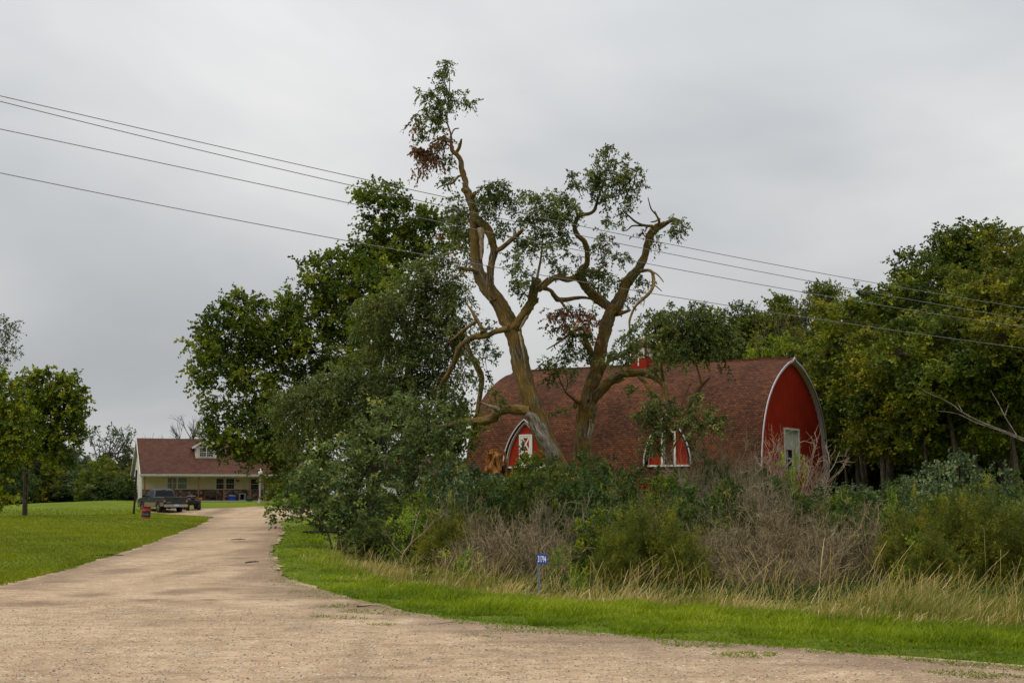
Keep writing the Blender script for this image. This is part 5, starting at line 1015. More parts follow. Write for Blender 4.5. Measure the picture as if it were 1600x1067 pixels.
# ------------------------------------------------------------------ left edge
bl_ = [B(60, 595, 20, 12, 106, 1.1), B(85, 590, 20, 12, 106, 1.1), B(35, 605, 20, 14, 106, 1), B(108, 608, 18, 14, 106, 1.1), B(60, 620, 34, 20, 106, 1.1), B(95, 632, 34, 20, 106, 1.2), B(122, 620, 14, 12, 106, 1), B(112, 655, 22, 16, 106, 1.1), B(70, 655, 34, 20, 106, 1), B(35, 640, 22, 20, 106, 1), B(100, 680, 26, 16, 106, 1.1), B(70, 690, 30, 18, 106, 1.1), B(85, 712, 26, 12, 106, .9), B(50, 700, 20, 18, 106, 1), B(115, 690, 10, 10, 106, .8)]
big_tree('lawn_maple', 'round crowned green maple standing on the far left of the lawn', 'tree', (39, 797), 106, bl_, LEAF_MAPLE, BARK_D, [(39, 799, 4.2), (40, 760, 3.6), (42, 720, 3.4), (55, 690, 3), (72, 650, 2)], r3,
         dict(dens=1.1, cl=.6, per=8, nl=10, sl=.72, ll=.24, lw=.20, droop=.2, shell=.4, up=.15, tint0=(.2, .95)))
bl2 = [B(-5, 600, 22, 18, 98, 1), B(8, 625, 28, 22, 98, 1.1), B(-10, 650, 30, 24, 98, 1), B(18, 655, 30, 18, 98, 1.1), B(28, 680, 26, 14, 98, 1.1), B(0, 685, 30, 20, 98, 1.1), B(35, 700, 18, 12, 98, 1), B(10, 712, 26, 16, 98, 1), B(-8, 740, 20, 20, 98, .9), B(8, 760, 12, 12, 98, .8), B(2, 782, 12, 10, 98, .8)]
big_tree('lawn_maple', 'green maple cut by the left edge, its boughs overlapping the round maple', 'tree', (-30, 806), 98, bl2, LEAF_MAPLE, BARK_D, [(-30, 808, 5), (-28, 740, 4.4), (-20, 680, 3.6), (-6, 620, 2)], r3,
         dict(dens=1.2, cl=.6, per=8, nl=10, sl=.7, ll=.23, lw=.19, droop=.2, shell=.4, up=.15, tint0=(.3, .98)))
bl3 = [B(-20, 500, 26, 16, 84, 1.1), B(0, 515, 22, 14, 84, 1.1), B(14, 530, 14, 10, 84, 1), B(8, 548, 22, 12, 84, 1.1), B(-18, 540, 28, 24, 84, 1), B(24, 552, 8, 6, 84, .8), B(-4, 570, 18, 10, 84, .8), B(10, 510, 9, 9, 84, .7)]
big_tree('tall_elm', 'dark grey green crown tip reaching in at the left edge above the maples', 'tree', (-70, 815), 84, bl3, LEAF_ELM, BARK_D, [(-70, 816, 8), (-66, 700, 7), (-50, 600, 5), (-30, 540, 3)], r3,
         dict(dens=1.1, cl=.55, per=6, nl=9, sl=.6, ll=.15, lw=.08, droop=.2, shell=.35, up=.1, tint0=(.0, .45)))
# ================================================================== woods: a few tree forms, copied
r4 = np.random.default_rng(77)
def wood_tree(h, cr, base, rng, leaf, kw, bark=BARK_D, nb=20, narrow=False):
    """a tree h tall about the origin; crown radius cr, crown from base*h upward"""
    t = bpy.data.objects.new('forest_tree', None); C.objects.link(t)
    g = G(); tw = G(); lf = G(); lean = rng.normal(0, .03 * h, 2)
    tp = [(0, 0, -.3), (lean[0] * .2, lean[1] * .2, h * .25), (lean[0] * .5, lean[1] * .4, h * .5), (lean[0] * .7, lean[1], h * .72), (lean[0], lean[1], h * .93)]
    q, rr = smooth(tp, [.024 * h * .7, .017 * h * .7, .012 * h * .7, .008 * h * .7, .02], 5); g.tube(q, rr, 9, lump=.06, rng=rng)
    blobs = []
    for i in range(nb):
        f = (i + .5) / nb; z = h * (base + (1 - base) * f ** .85) - .4; env = cr * (math.sin(math.pi * (0.12 + .80 * f)) ** .6 if not narrow else (1.05 - .8 * f))
        a = i * 2.4 + rng.uniform(-.5, .5); rad = env * rng.uniform(.35, .95); r = cr * rng.uniform(.26, .42) * (1.1 - .45 * f)
        c = np.array([lean[0] * f + rad * math.cos(a), lean[1] * f + rad * math.sin(a), z]); blobs.append((c, (r * 1.15, r * 1.15, r * .72), 1.0, rng.uniform(-.15, .15)))
    hang_limbs(g, q, rr, [b_[0] for b_ in blobs], rng)
    g.build('trunk', bark, t); crown(lf, blobs, rng, twig=tw, **kw); lf.build('foliage', leaf, t); tw.build('twigs', bark, t)
    return t
KW = dict(dens=.85, cl=.62, per=9, nl=11, sl=.8, ll=.22, lw=.16, droop=.2, shell=.4, up=.1, tint0=(.15, .85))
protos = [wood_tree(18, 4.2, .50, r4, LEAF_WOOD, KW), wood_tree(15, 4.0, .46, r4, LEAF_WOOD, KW), wood_tree(19, 3.2, .42, r4, LEAF_WOOD, KW, nb=22, narrow=True), wood_tree(13, 4.4, .40, r4, LEAF_WOOD, KW)]
PH = [18, 15, 19, 13]; used = [False] * 4
def put_tree(k, px, D, top, label, wide=1.0, leaf=None, rz=None, group='trees of the wood behind and beside the barn'):
    x, y = gpx(px, D); z = gz1(x, y); hh = float(P(px, top, D)[2]) - z; s = hh / PH[k]
    o = protos[k] if not used[k] else copy_tree(protos[k]); used[k] = True
    o.location = (x, y, z); o.scale = (s * wide, s * wide, s); o.rotation_euler = (0, 0, r4.uniform(0, 6.28) if rz is None else rz)
    tag(o, label, 'tree', group)
    if True:
        for c_ in o.children:
            if c_.name.startswith('foliage'): c_.material_slots[0].link = 'OBJECT'; c_.material_slots[0].material = leaf or LEAF_WOOD
    return o
W_ = LEAF_WOOD; O_ = LEAF_OLIVE
for a in [
    (2, 1565, 112, 343, 'tallest tree of the wood, its dark crown topping the skyline near the right edge', 1.25, None),
    (2, 1512, 113, 352, 'tall dark tree just left of the tallest crown of the wood', .95, None),
    (0, 1450, 108, 408, 'broad green tree stepping down left of the two tallest crowns', 1.0, None),
    (1, 1388, 106, 450, 'rounded green tree whose crown meets the second overhead wire', 1.15, None),
    (0, 1605, 100, 372, 'yellowish olive tree cut by the right edge of the view', 1.05, O_),
    (1, 1575, 92, 430, 'olive gold leaning crown low at the right edge', 1.0, O_),
    (3, 1500, 94, 470, 'deep green tree in the front row of the wood behind the pale fallen limb', 1.1, None),
    (3, 1432, 99, 500, 'olive tinted tree in the front row nearest the barn gable', 1.05, O_),
    (1, 1340, 118, 478, 'olive green tree rising just right of the barn peak', 1.0, O_),
    (2, 1278, 126, 438, 'slender dark tree standing above the barn peak', .8, None),
    (1, 1228, 130, 470, 'thin crowned tree behind the barn, left of its peak', .75, None),
    (0, 1175, 128, 486, 'green tree behind the barn ridge midway between cupola and peak', .9, None),
    (3, 1120, 130, 500, 'green tree behind the barn ridge right of the cupola', .9, None),
    (1, 1205, 122, 530, 'bright yellow leaved low tree behind the barn ridge', .7, LEAF_BRIGHT),
    (3, 1285, 124, 575, 'low yellow green tree tucked behind the barn peak', .6, LEAF_BRIGHT),
    (3, 1040, 134, 520, 'green tree behind the cupola', .8, None),
    (0, 1645, 90, 400, 'dark tree outside the right edge whose boughs reach into view', 1.0, None),
    (3, 1545, 104, 500, 'dark green tree filling the gap below the tallest crown', 1.2, None),
    (3, 1455, 116, 520, 'dark green tree deep in the wood behind the broad green one', 1.2, None),
    (3, 1375, 122, 545, 'dark green tree deep in the wood beside the barn gable', 1.1, None),
    (2, 1350, 114, 560, 'thin understorey tree directly right of the barn gable', .9, None),
    (1, 1330, 134, 520, 'rear tree of the wood filling in behind the barn gable', 1.1, None)]:
    put_tree(a[0], a[1], a[2], a[3], a[4], a[5], a[6])
# low dense understorey at the back of the wood: one mass
g = G(); ug = G()
bb = []
for i in range(150):
    D = r4.uniform(124, 140); px = r4.uniform(1250, 1720); c = P(px, 768, D); c[2] = r4.uniform(.5, 9.5) ; r = r4.uniform(1.3, 2.3); bb.append((c, (r, r, r * .8)))
crown(g, bb, r4, dens=.30, cl=1.0, per=7, nl=7, sl=1.0, ll=.38, lw=.30, shell=.3, tint0=(.0, .5)); tag(g.build('woodland_understorey', LEAF_WOOD), 'dark mass of undergrowth deep inside the wood', kind='stuff')
# slim trunks standing in front of the dark wood
for i, (x0, y0, x1, y1, r_, D, lab) in enumerate([(1358, 770, 1350, 560, 3.2, 108, 'slim grey brown trunk nearest the barn gable'), (1383, 772, 1378, 600, 4.2, 98, 'straight slim trunk with a leafy tuft right of the barn gable'), (1478, 772, 1482, 560, 5.5, 93, 'thicker brown trunk standing free in the middle of the wood edge'), (1462, 770, 1442, 590, 3.2, 94, 'thin trunk leaning left beside the thicker brown trunk'),
                                      (1545, 770, 1500, 560, 3.6, 92, 'leaning trunk right of the thicker brown trunk'), (1590, 770, 1560, 600, 4.5, 90, 'dark trunk at the right end of the wood edge'), (1325, 772, 1312, 640, 2.4, 114, 'thin pale stem curving beside the white gable trim')]):
    a_, b_ = P(x0, y0, D), P(x1, y1, D + 1); a_[2] = gz1(a_[0], a_[1]) - .1; t = thing('woodland_tree', lab, 'tree', (a_[0], a_[1], a_[2] + .1), group='slim trunks along the wood edge'); g = G(); m1 = a_ * .6 + b_ * .4 + r4.normal(0, .25, 3); m2 = a_ * .3 + b_ * .7 + r4.normal(0, .2, 3)
    q, rr = smooth([a_, m1, m2, b_], np.array([1, .85, .65, .4]) * r_ * D / F, 5); g.tube(q, rr, 8, lump=.07, rng=r4)
    for k in range(4): e = q[-2 - 2 * k]; d_ = unit(r4.standard_normal(3) + [0, 0, .8]); q2, r2 = smooth([e, e + d_ * .9, e + d_ * 1.7 + [0, 0, .5]], [rr[-2 - 2 * k] * .6, .04, .02], 3); g.tube(q2, r2, 5)
    g.build('trunk', BARK_D if i != 2 else barkmat('brown_bark', (.10, .065, .045), (.17, .12, .085)), t)
    g = G(); crown(g, [(b_ + r4.normal(0, .8, 3), (1.3, 1.3, .9)) for _ in range(4)], r4, **{**KW, 'dens': .7}); g.build('foliage', LEAF_WOOD, t); rel(t)
# pale fallen limb in front of the wood
dl = P(1640, 700, 62); t = thing('fallen_limb', 'pale bare fallen limb slanting down from the right edge in front of the dark wood', 'branch', (dl[0], dl[1], gz1(dl[0], dl[1])))
g = G(); limb(g, [(1680, 716, 3.6), (1640, 702, 3.2), (1600, 686, 2.8), (1560, 670, 2.4), (1530, 658, 2), (1505, 645, 1.8), (1488, 632, 1.4), (1470, 622, 1.2), (1450, 614, 1), (1424, 597, .6)], 62, 6, 7, r4, kr=.6); limb(g, [(1600, 689, 2), (1560, 672, 1.5), (1525, 660, 1.3), (1495, 646, 1.1), (1464, 642, .6)], 62, 5, 6, r4, kr=.6)
limb(g, [(1590, 682, 1.2), (1570, 650, 1.1), (1560, 630, .9), (1548, 610, .5)], 62.5, 3, 5, r4); limb(g, [(1570, 650, .8), (1576, 632, .4)], 63, 1, 5, r4); limb(g, [(1505, 646, .8), (1500, 636, .7), (1495, 628, .3)], 65, 1, 5, r4)
g.build('branch', BARK_DEAD, t); rel(t)
# tall thin half bare tree behind the barn ridge
def bare_tree(nm, label, base_px, D, top, spread, rng, leaf=None, bark=BARK_D, n0=5, lean=0, rad=.16, levels=4, group=None, upb=.3):
    x, y = gpx(base_px, D); z = gz1(x, y); h = float(P(base_px, top, D)[2]) - z; t = thing(nm, label, 'tree', (x, y, z), group=group); g = G(); tips = []
    def grow(p, d, l, r, lv):
        d = unit(d); m1 = p + d * l * .5 + rng.normal(0, .06 * l, 3); e = p + d * l + rng.normal(0, .05 * l, 3) + [0, 0, .06 * l]
        q, rr = smooth([p, m1, e], [r, r * .8, r * .6], 3); g.tube(q, rr, 6 if lv > 2 else 4, caps=False)
        if lv <= 1: tips.append(e); return
        for _ in range(3 if lv > 2 else 4):
            nd = unit(d * .9 + rng.standard_normal(3) * spread + [0, 0, upb]); f = rng.uniform(.45, 1); grow(p + (e - p) * f, nd, l * rng.uniform(.55, .8), r * .55, lv - 1)
    b_ = np.array([x, y, z - .2]); top_ = b_ + [lean, 0, h * .45]
    q, rr = smooth([b_, (b_ + top_) / 2 + rng.normal(0, .1, 3), top_], [rad * 1.4, rad * 1.1, rad], 4); g.tube(q, rr, 9)
    for k in range(n0): grow(q[-1 - k % 4], np.array([rng.normal(0, spread), rng.normal(0, spread), 1.0]), h * rng.uniform(.24, .32), rad * .65, levels)
    g.build('trunk', bark, t)
    if leaf:
        lf = G(); crown(lf, [(p, (.6, .6, .5)) for p in tips[::3]], rng, dens=.5, cl=.4, per=3, nl=6, sl=.5, ll=.22, lw=.16, shell=.2); lf.build('foliage', leaf, t)
    rel(t); return t
bare_tree('half_bare_tree', 'half bare pale stemmed tree with a few yellow leaves above the barn peak', 1232, 124, 455, .35, r4, LEAF_OLIVE, BARK_DEAD, 4, rad=.12)
bare_tree('bare_tree', 'dead bare tree with crooked spreading boughs left of the farmhouse gable', 207, 168, 660, .75, r4, None, BARK_D, 5, rad=.30, upb=.1)
bare_tree('bare_tree', 'thin bare tree with fine upright twigs rising over the middle of the farmhouse roof', 296, 160, 640, .40, r4, None, BARK_D, 5, rad=.16)
bare_tree('bare_tree', 'small bare tree peeking over the left end of the farmhouse roof', 233, 175, 672, .6, r4, None, BARK_D, 4, rad=.16)
bare_tree('half_bare_tree', 'thin leaved spreading tree between the round lawn maple and the farmhouse', 150, 160, 655, .6, r4, LEAF_FAR, BARK_D, 5, rad=.18)
# the hedge row of trees beyond the lawn
for (k, px, D, top, w_, leaf, lab) in [(3, 110, 150, 700, .8, LEAF_FAR, 'grey green bushy tree just right of the round lawn maple trunk'), (3, 140, 146, 715, .8, LEAF_SILVER, 'silvery bushy tree beyond the lawn crest'), (1, 165, 150, 712, .8, LEAF_MAPLE, 'darker green tree in the row beyond the lawn'), (3, 178, 144, 722, .55, LEAF_OLIVE, 'yellow green small tree in the row beyond the lawn'), (1, 200, 158, 712, .9, LEAF_FAR, 'dim green tree beside the farmhouse gable'),
    (3, 60, 140, 700, 1., LEAF_FAR, 'dusky tree behind the trunk of the round lawn maple'), (3, 15, 138, 700, 1., LEAF_FAR, 'dusky tree behind the left edge maple'), (0, -30, 150, 640, 1., LEAF_FAR, 'tall tree behind the left edge maple'), (3, 225, 172, 718, 1.0, LEAF_FAR, 'tree tops showing just left of the roof end'), (1, 90, 165, 690, 1., LEAF_FAR, 'rear tree of the row beyond the lawn'), (3, 190, 150, 738, .8, LEAF_DARK, 'low dark tree near the foot of the farmhouse gable')]:
    put_tree(k, px, D, top, lab, w_, leaf, group='row of trees beyond the left lawn')
# trees far behind, right of the farmhouse, closing the view under the maple
for (k, px, D, top, lab) in [(3, 500, 150, 705, 'far tree seen under the big maple, left one'), (1, 560, 152, 690, 'far tree seen under the big maple, above the pale garage'), (3, 640, 150, 700, 'far tree seen under the feathery elm'), (1, 700, 140, 690, 'far tree left of the barn roof end'), (3, 735, 128, 715, 'low tree against the far end of the barn')]:
    put_tree(k, px, D, top, lab, .9, LEAF_MAPLE, group='far trees beneath the maple canopy')

# ================================================================== shrubs of the thicket
def shrub(h, w, rng, leaf, ll, lw, dens, cl=.25, per=5, nl=8, sl=.3, hang=0, up=.3, droop=.1, nb=14, tint0=(.1, .75), spiky=0):
    t = bpy.data.objects.new('shrub', None); C.objects.link(t); g = G(); tw = G(); lf = G(); bl = []
    for i in range(nb):
        a = i * 2.4 + rng.uniform(-.4, .4); f = math.sqrt((i + .5) / nb); rad = w * .5 * f * rng.uniform(.75, 1.0); r = w * rng.uniform(.13, .20) * (1 + .3 * (1 - f))
        z = h * (.98 - .62 * f ** 1.6) * rng.uniform(.85, 1.02) - r * .5
        bl.append((np.array([rad * math.cos(a), rad * math.sin(a), max(z, r * .6)]), (r, r, r * (1.0 + spiky)), 1.0, rng.uniform(-.12, .12)))
        if z > h * .45: bl.append((np.array([rad * 1.05 * math.cos(a), rad * 1.05 * math.sin(a), z * .5]), (r * 1.2, r * 1.2, r * 1.1), .9, rng.uniform(-.15, .05)))
    for b_ in bl:
        c = b_[0]; s0 = np.array([c[0] * .15, c[1] * .15, -.05]); q, rr = smooth([s0, s0 * .5 + c * .5 + [0, 0, .1 * h], c], [.022, .015, .007], 4); g.tube(q, rr, 5)
    g.build('stems', BARK_D, t); crown(lf, bl, rng, dens=dens, cl=cl, per=per, nl=nl, sl=sl, ll=ll, lw=lw, droop=droop, shell=.4, twig=tw, up=up, hang=hang, tint0=tint0)
    lf.build('foliage', leaf, t); return t
def brush(h, w, rng, n0=30, bark=None, levels=4, up=.25):
    """bare brown bush of fine crossing twigs"""
    t = bpy.data.objects.new('bare_bush', None); C.objects.link(t); g = G()
    P0 = np.zeros((n0, 3)); P0[:, :2] = rng.normal(0, .10 * w, (n0, 2)); Dr_ = unit(np.column_stack([rng.normal(0, .55, (n0, 2)) * w / h, np.ones(n0)])); Ln = h * rng.uniform(.4, .6, n0); Rd = np.full(n0, .020)
    for lv in range(levels):
        N = len(P0); m1 = P0 + Dr_ * (Ln * .5)[:, None] + rng.normal(0, .07, (N, 3)) * Ln[:, None]; e = P0 + Dr_ * Ln[:, None] + rng.normal(0, .08, (N, 3)) * Ln[:, None]
        thin(g, np.stack([P0, m1, e], 1), np.stack([Rd, Rd * .8, Rd * .6], 1), tint=rng.uniform(0, 1, N))
        k = (4, 3, 3, 2)[lv]; i_ = np.repeat(np.arange(N), k); f = rng.uniform(.3, 1, len(i_))[:, None]
        P0 = P0[i_] * (1 - f) ** 2 + 2 * f * (1 - f) * m1[i_] + f ** 2 * e[i_]; Dr_ = unit(Dr_[i_] * .75 + rng.standard_normal((len(i_), 3)) * .62 + [0, 0, up]); Ln = Ln[i_] * rng.uniform(.42, .68, len(i_)); Rd = np.maximum(Rd[i_] * .62, .0055)
        if len(P0) > 9000: break
    g.build('branches', bark, t); return t
def twigmat(name, c0, c1, c2):
    m = MT(name); t = m.math('ADD', m.math('MULTIPLY', m.attr('tint'), .7), m.math('MULTIPLY', m.noise(m.coord('World'), 1.4, 3), .35)); m.set(col=m.ramp(t, [(.1, c0), (.5, c1), (.9, c2)]), rough=.85, spec=.1); return m.m
TW_BROWN = twigmat('brown_twigs', (.065, .045, .025), (.205, .155, .080), (.41, .325, .195)); TW_PINK = twigmat('pinkish_grey_twigs', (.15, .10, .07), (.27, .195, .135), (.40, .31, .22)); TW_GREY = twigmat('olive_grey_twigs', (.09, .075, .04), (.17, .14, .08), (.27, .23, .14))
r5 = np.random.default_rng(91)
SH = {'A': [shrub(2.6, 2.8, r5, LEAF_DARK, .10, .062, 1.9, cl=.17, per=7, sl=.26, nb=20), shrub(2.4, 3.0, r5, LEAF_DARK, .10, .062, 1.9, cl=.17, per=7, sl=.26, nb=20), shrub(2.8, 2.4, r5, LEAF_DARK, .11, .065, 1.9, cl=.17, per=7, sl=.26, nb=18)],
      'L': [shrub(2.6, 2.8, r5, LEAF_SILVER, .13, .10, 1.5, nb=14, sl=.36, hang=.5), shrub(2.4, 2.6, r5, LEAF_SILVER, .12, .09, 1.5, nb=13, sl=.36, hang=.3)],
      'F': [shrub(2.2, 2.4, r5, LEAF_OLIVE, .10, .026, 2.2, cl=.16, per=8, nl=11, sl=.42, up=1.6, nb=20, spiky=.6, tint0=(.0, .8)), shrub(2.0, 2.6, r5, LEAF_OLIVE, .10, .026, 2.2, cl=.16, per=8, nl=11, sl=.45, up=1.6, nb=20, spiky=.7, tint0=(.0, .7))],
      'Y': [shrub(1.5, 1.2, r5, LEAF_BRIGHT, .08, .05, 1.8, cl=.2, nb=8, up=.8, tint0=(.3, 1)), shrub(1.8, 1.5, r5, LEAF_BRIGHT, .075, .03, 2.2, cl=.2, nb=9, up=.9, tint0=(.1, .7))],
      'B': [brush(2.5, 2.6, r5, bark=TW_BROWN), brush(2.3, 3.0, r5, bark=TW_BROWN, up=.1), brush(2.7, 2.2, r5, bark=TW_BROWN, up=.4)]}
DIM = {'A': [(2.6, 2.8), (2.4, 3.0), (2.8, 2.4)], 'L': [(2.6, 2.8), (2.4, 2.6)], 'F': [(2.2, 2.4), (2.0, 2.6)], 'Y': [(1.5, 1.2), (1.8, 1.5)], 'B': [(2.5, 2.6), (2.3, 3.0), (2.7, 2.2)]}
NM = {'A': ('green_shrub', 'shrub'), 'L': ('broad_leaved_shrub', 'shrub'), 'F': ('feathery_bush', 'bush'), 'Y': ('bright_seedling', 'small bush'), 'B': ('bare_bush', 'bush')}
cnt = {}
BT = [0]
def put_shrub(kd, px, D, top, wpx, label, mat=None, group='shrubs of the thicket'):
    i = cnt.get(kd, 0); cnt[kd] = i + 1; v_ = i % len(SH[kd]); pr = SH[kd][v_]; h0, w0 = DIM[kd][v_]
    x, y = gpx(px, D); z = gz1(x, y); hh = max(.4, float(P(px, top, D)[2]) - z); ws = wpx / F * D / w0 * 1.05; s = hh / h0 * 1.1
    o = pr if i < len(SH[kd]) else copy_tree(pr); o.name = NM[kd][0]
    mat = mat or ([None, LEAF_HEDGE, None, LEAF_HEDGE, LEAF_MAPLE][i % 5] if kd == 'A' else None)
    o.location = (x, y, z); o.scale = (ws, ws, s); o.rotation_euler = (0, 0, r5.uniform(0, 6.28)); tag(o, label, NM[kd][1], group)
    if True:
        for c_ in o.children:
            if c_.name.startswith(('foliage', 'branches')): c_.material_slots[0].link = 'OBJECT'; c_.material_slots[0].material = mat or {'A': LEAF_DARK, 'L': LEAF_SILVER, 'F': LEAF_OLIVE, 'Y': LEAF_BRIGHT, 'B': TW_BROWN}[kd]
for a in [
 # back rows
 ('B', 1085, 50, 690, 100, 'tall grey bare bush left of the olive grey one', TW_GREY), ('B', 1190, 47, 715, 100, 'pale tangled bare bush at the barn corner', TW_PINK), ('B', 870, 41, 770, 110, 'grey bare bush above the number sign', TW_GREY), ('B', 1010, 43, 758, 100, 'bare twigs rising from the middle of the thicket', TW_BROWN), ('B', 1330, 47, 768, 110, 'bare twigs rising right of the barn', TW_BROWN), ('Y', 960, 46, 742, 40, 'yellow green sprig above the middle of the thicket'), ('Y', 1390, 44, 758, 50, 'yellow green sprig among the brown tangle on the right'),
 ('A', 495, 122, 728, 90, 'dark bush seen under the young oak beside the pale garage'), ('A', 455, 125, 735, 70, 'dark bush at the right end of the farmhouse behind the oak'), ('A', 640, 56, 735, 110, 'dark shrub below the feathery elm trunk'), ('A', 700, 52, 712, 100, 'dark shrub rising against the elm crown left of the orange stump'), ('L', 742, 50, 736, 110, 'big leaved grey green shrub below the orange stump'), ('L', 700, 47, 742, 100, 'big leaved grey green shrub at the foot of the elm'),
 ('L', 775, 53, 748, 80, 'broad leaved shrub hiding the foot of the orange stump'), ('A', 830, 52, 718, 120, 'dark shrub hiding the foot of the left willow'), ('A', 905, 52, 712, 90, 'dark shrub hiding the foot of the right willow'), ('A', 870, 46, 728, 120, 'dense green shrub between the two willow trunks'), ('A', 945, 50, 732, 100, 'green shrub just right of the right willow'),
 ('A', 1000, 56, 736, 110, 'green shrub before the barn wall between willow and dormer'), ('A', 1060, 54, 742, 90, 'low green shrub under the open loft door'), ('B', 1055, 50, 745, 90, 'brown bare bush under the open loft door'), ('A', 1110, 54, 728, 90, 'green shrub right of the open loft door'),
 ('B', 1120, 55, 668, 120, 'tall olive grey bare bush standing against the barn roof', TW_GREY), ('B', 1160, 50, 690, 90, 'grey bare bush between the barn roof and its gable', TW_GREY), ('B', 1235, 62, 672, 120, 'pinkish bare bush standing before the red gable', TW_PINK), ('Y', 1236, 60, 704, 36, 'yellow leaved sapling before the gable window'), ('A', 1190, 54, 735, 80, 'olive green shrub at the near corner of the barn'),
 ('L', 1290, 58, 764, 100, 'silvery shrub below the white gable trim'), ('L', 1340, 60, 762, 110, 'silvery shrub right of the gable'), ('A', 1400, 62, 750, 110, 'dark shrub before the wood edge, middle'), ('L', 1430, 54, 740, 90, 'grey green shrub before the thicker brown trunk'), ('L', 1495, 52, 716, 110, 'tall silvery shrub peaking before the wood'), ('L', 1560, 54, 738, 100, 'silvery shrub near the right edge'), ('A', 1610, 50, 735, 90, 'dark shrub cut by the right edge'),
 # middle rows
 ('A', 650, 46, 775, 110, 'dark shrub behind the bright green twiggy sapling'), ('A', 750, 44, 752, 120, 'dark shrub behind the bare brown bush left of the sign'), ('B', 740, 41, 762, 120, 'bare brown bush with long branches reaching left'), ('A', 835, 43, 748, 120, 'dark blue green shrub behind the number sign'), ('A', 910, 44, 742, 120, 'deep green shrub above the number sign to its right'), ('A', 975, 45, 752, 110, 'dark green shrub in the middle of the thicket'), ('B', 960, 41, 765, 100, 'thin brown bush in the middle of the thicket', TW_GREY),
 ('A', 1040, 47, 752, 110, 'dark shrub below the dormer sill'), ('A', 1080, 42, 765, 120, 'dark green shrub before the tall olive grey bush'), ('B', 1130, 46, 740, 120, 'tangled grey bush below the barn corner', TW_GREY), ('A', 1140, 44, 752, 90, 'green shrub among the grey tangle'), ('A', 1205, 48, 756, 90, 'green shrub at the left of the pinkish bush'), ('B', 1210, 43, 752, 110, 'brown tangle before the gable'), ('A', 1260, 48, 776, 100, 'green shrub under the gable window'), ('B', 1290, 44, 782, 130, 'brown tangle right of the gable', None), ('A', 1325, 46, 768, 100, 'green shrub within the brown tangle right of the gable'), ('A', 1385, 48, 770, 110, 'green shrub left of the tall silvery one'), ('B', 1370, 43, 778, 110, 'brown tangle in the right part of the thicket'), ('L', 1455, 46, 760, 100, 'leafy grey green shrub on the right'), ('A', 1520, 46, 760, 110, 'green shrub under the tall silvery one'), ('A', 1580, 44, 768, 110, 'dark shrub low at the right edge'), ('L', 1610, 43, 775, 80, 'grey green shrub low at the right edge'),
 # front row
 ('A', 585, 44, 815, 90, 'low dark shrub between the young oak and the green sapling'), ('Y', 640, 40, 785, 70, 'bright green twiggy sapling left of the bare brown bushes'), ('F', 700, 39, 815, 90, 'green feathery bush left of the bare brown bushes'), ('B', 790, 37, 790, 130, 'bare brown bush just left of the number sign'), ('B', 850, 36, 800, 110, 'bare brown bush right behind the number sign'), ('B', 735, 36, 838, 90, 'low bare brush in the shade left of the sign'), ('Y', 720, 35, 858, 60, 'yellow green low bush left of the sign'), ('Y', 872, 32.5, 848, 46, 'yellow green sprig beside the number sign'), ('Y', 903, 30.5, 884, 30, 'tiny bright yellow seedling right of the sign'),
 ('A', 930, 37, 800, 110, 'blue green shrub right of the number sign'), ('A', 975, 38, 790, 100, 'dark green shrub behind the yellow feathery bush'), ('F', 1010, 35, 815, 120, 'olive feathery bush in the middle front'), ('F', 1060, 34, 840, 90, 'lower feathery bush right of the olive one'), ('F', 960, 34, 848, 80, 'lower feathery bush left of the olive one'), ('Y', 990, 38, 772, 40, 'bright upright sprig above the olive feathery bush'), ('B', 1100, 38, 790, 110, 'brown bush right of the feathery bushes'), ('A', 1075, 39, 800, 90, 'dark shrub between feathery and brown bushes'),
 ('B', 1150, 36, 795, 130, 'brown bare bush, largest of the front brown tangle', None), ('B', 1215, 35.5, 790, 130, 'brown bare bush in the centre of the front tangle'), ('B', 1280, 36, 790, 130, 'brown bare bush right of centre in the front tangle'), ('B', 1345, 36, 800, 120, 'brown bare bush at the right end of the front tangle'), ('B', 1180, 33.5, 850, 110, 'low brown brush at the foot of the front tangle'), ('B', 1260, 33.5, 850, 110, 'low brown brush at the right foot of the front tangle'), ('A', 1320, 40, 790, 70, 'green patch of shrub within the front tangle'),
 ('F', 1420, 35, 812, 100, 'yellow green feathery bush right of the brown tangle'), ('F', 1490, 36, 800, 110, 'olive gold feathery bush, largest on the right'), ('F', 1555, 35, 800, 120, 'feathery olive bush near the right edge'), ('F', 1610, 34, 815, 90, 'feathery olive bush cut by the right edge'), ('Y', 1425, 33.5, 830, 50, 'bright yellow green sprig on the right front'), ('F', 1450, 33, 850, 90, 'low feathery bush on the right front'), ('A', 1395, 39, 795, 80, 'dark shrub behind the yellow green feathery bush'), ('A', 1460, 41, 785, 100, 'dark green shrub behind the olive gold bush'), ('A', 1545, 41, 785, 100, 'dark green shrub behind the right feathery bushes')]:
    put_shrub(*a)
NTH = ['first', 'second', 'third', 'fourth', 'fifth', 'sixth', 'seventh', 'eighth', 'ninth', 'tenth', 'eleventh', 'twelfth', 'thirteenth', 'fourteenth', 'fifteenth', 'sixteenth', 'seventeenth', 'eighteenth']
rb = np.random.default_rng(3)
for i_ in range(18):
    mt_, cw = [(LEAF_FAR, 'dusky'), (LEAF_DARK, 'dark green'), (LEAF_SILVER, 'silvery'), (LEAF_MAPLE, 'mid green'), (LEAF_OLIVE, 'yellowish')][(i_ * 3 + i_ // 5) % 5]
    put_shrub('AL'[i_ % 2] if mt_ is not LEAF_OLIVE else 'A', -10 + 13.2 * i_ + rb.uniform(-4, 4), rb.uniform(131, 146), rb.uniform(700, 752), rb.uniform(55, 95), cw + ' bush, ' + NTH[i_] + ' from the left in the row beyond the lawn', mt_, group='bushes beyond the left lawn')
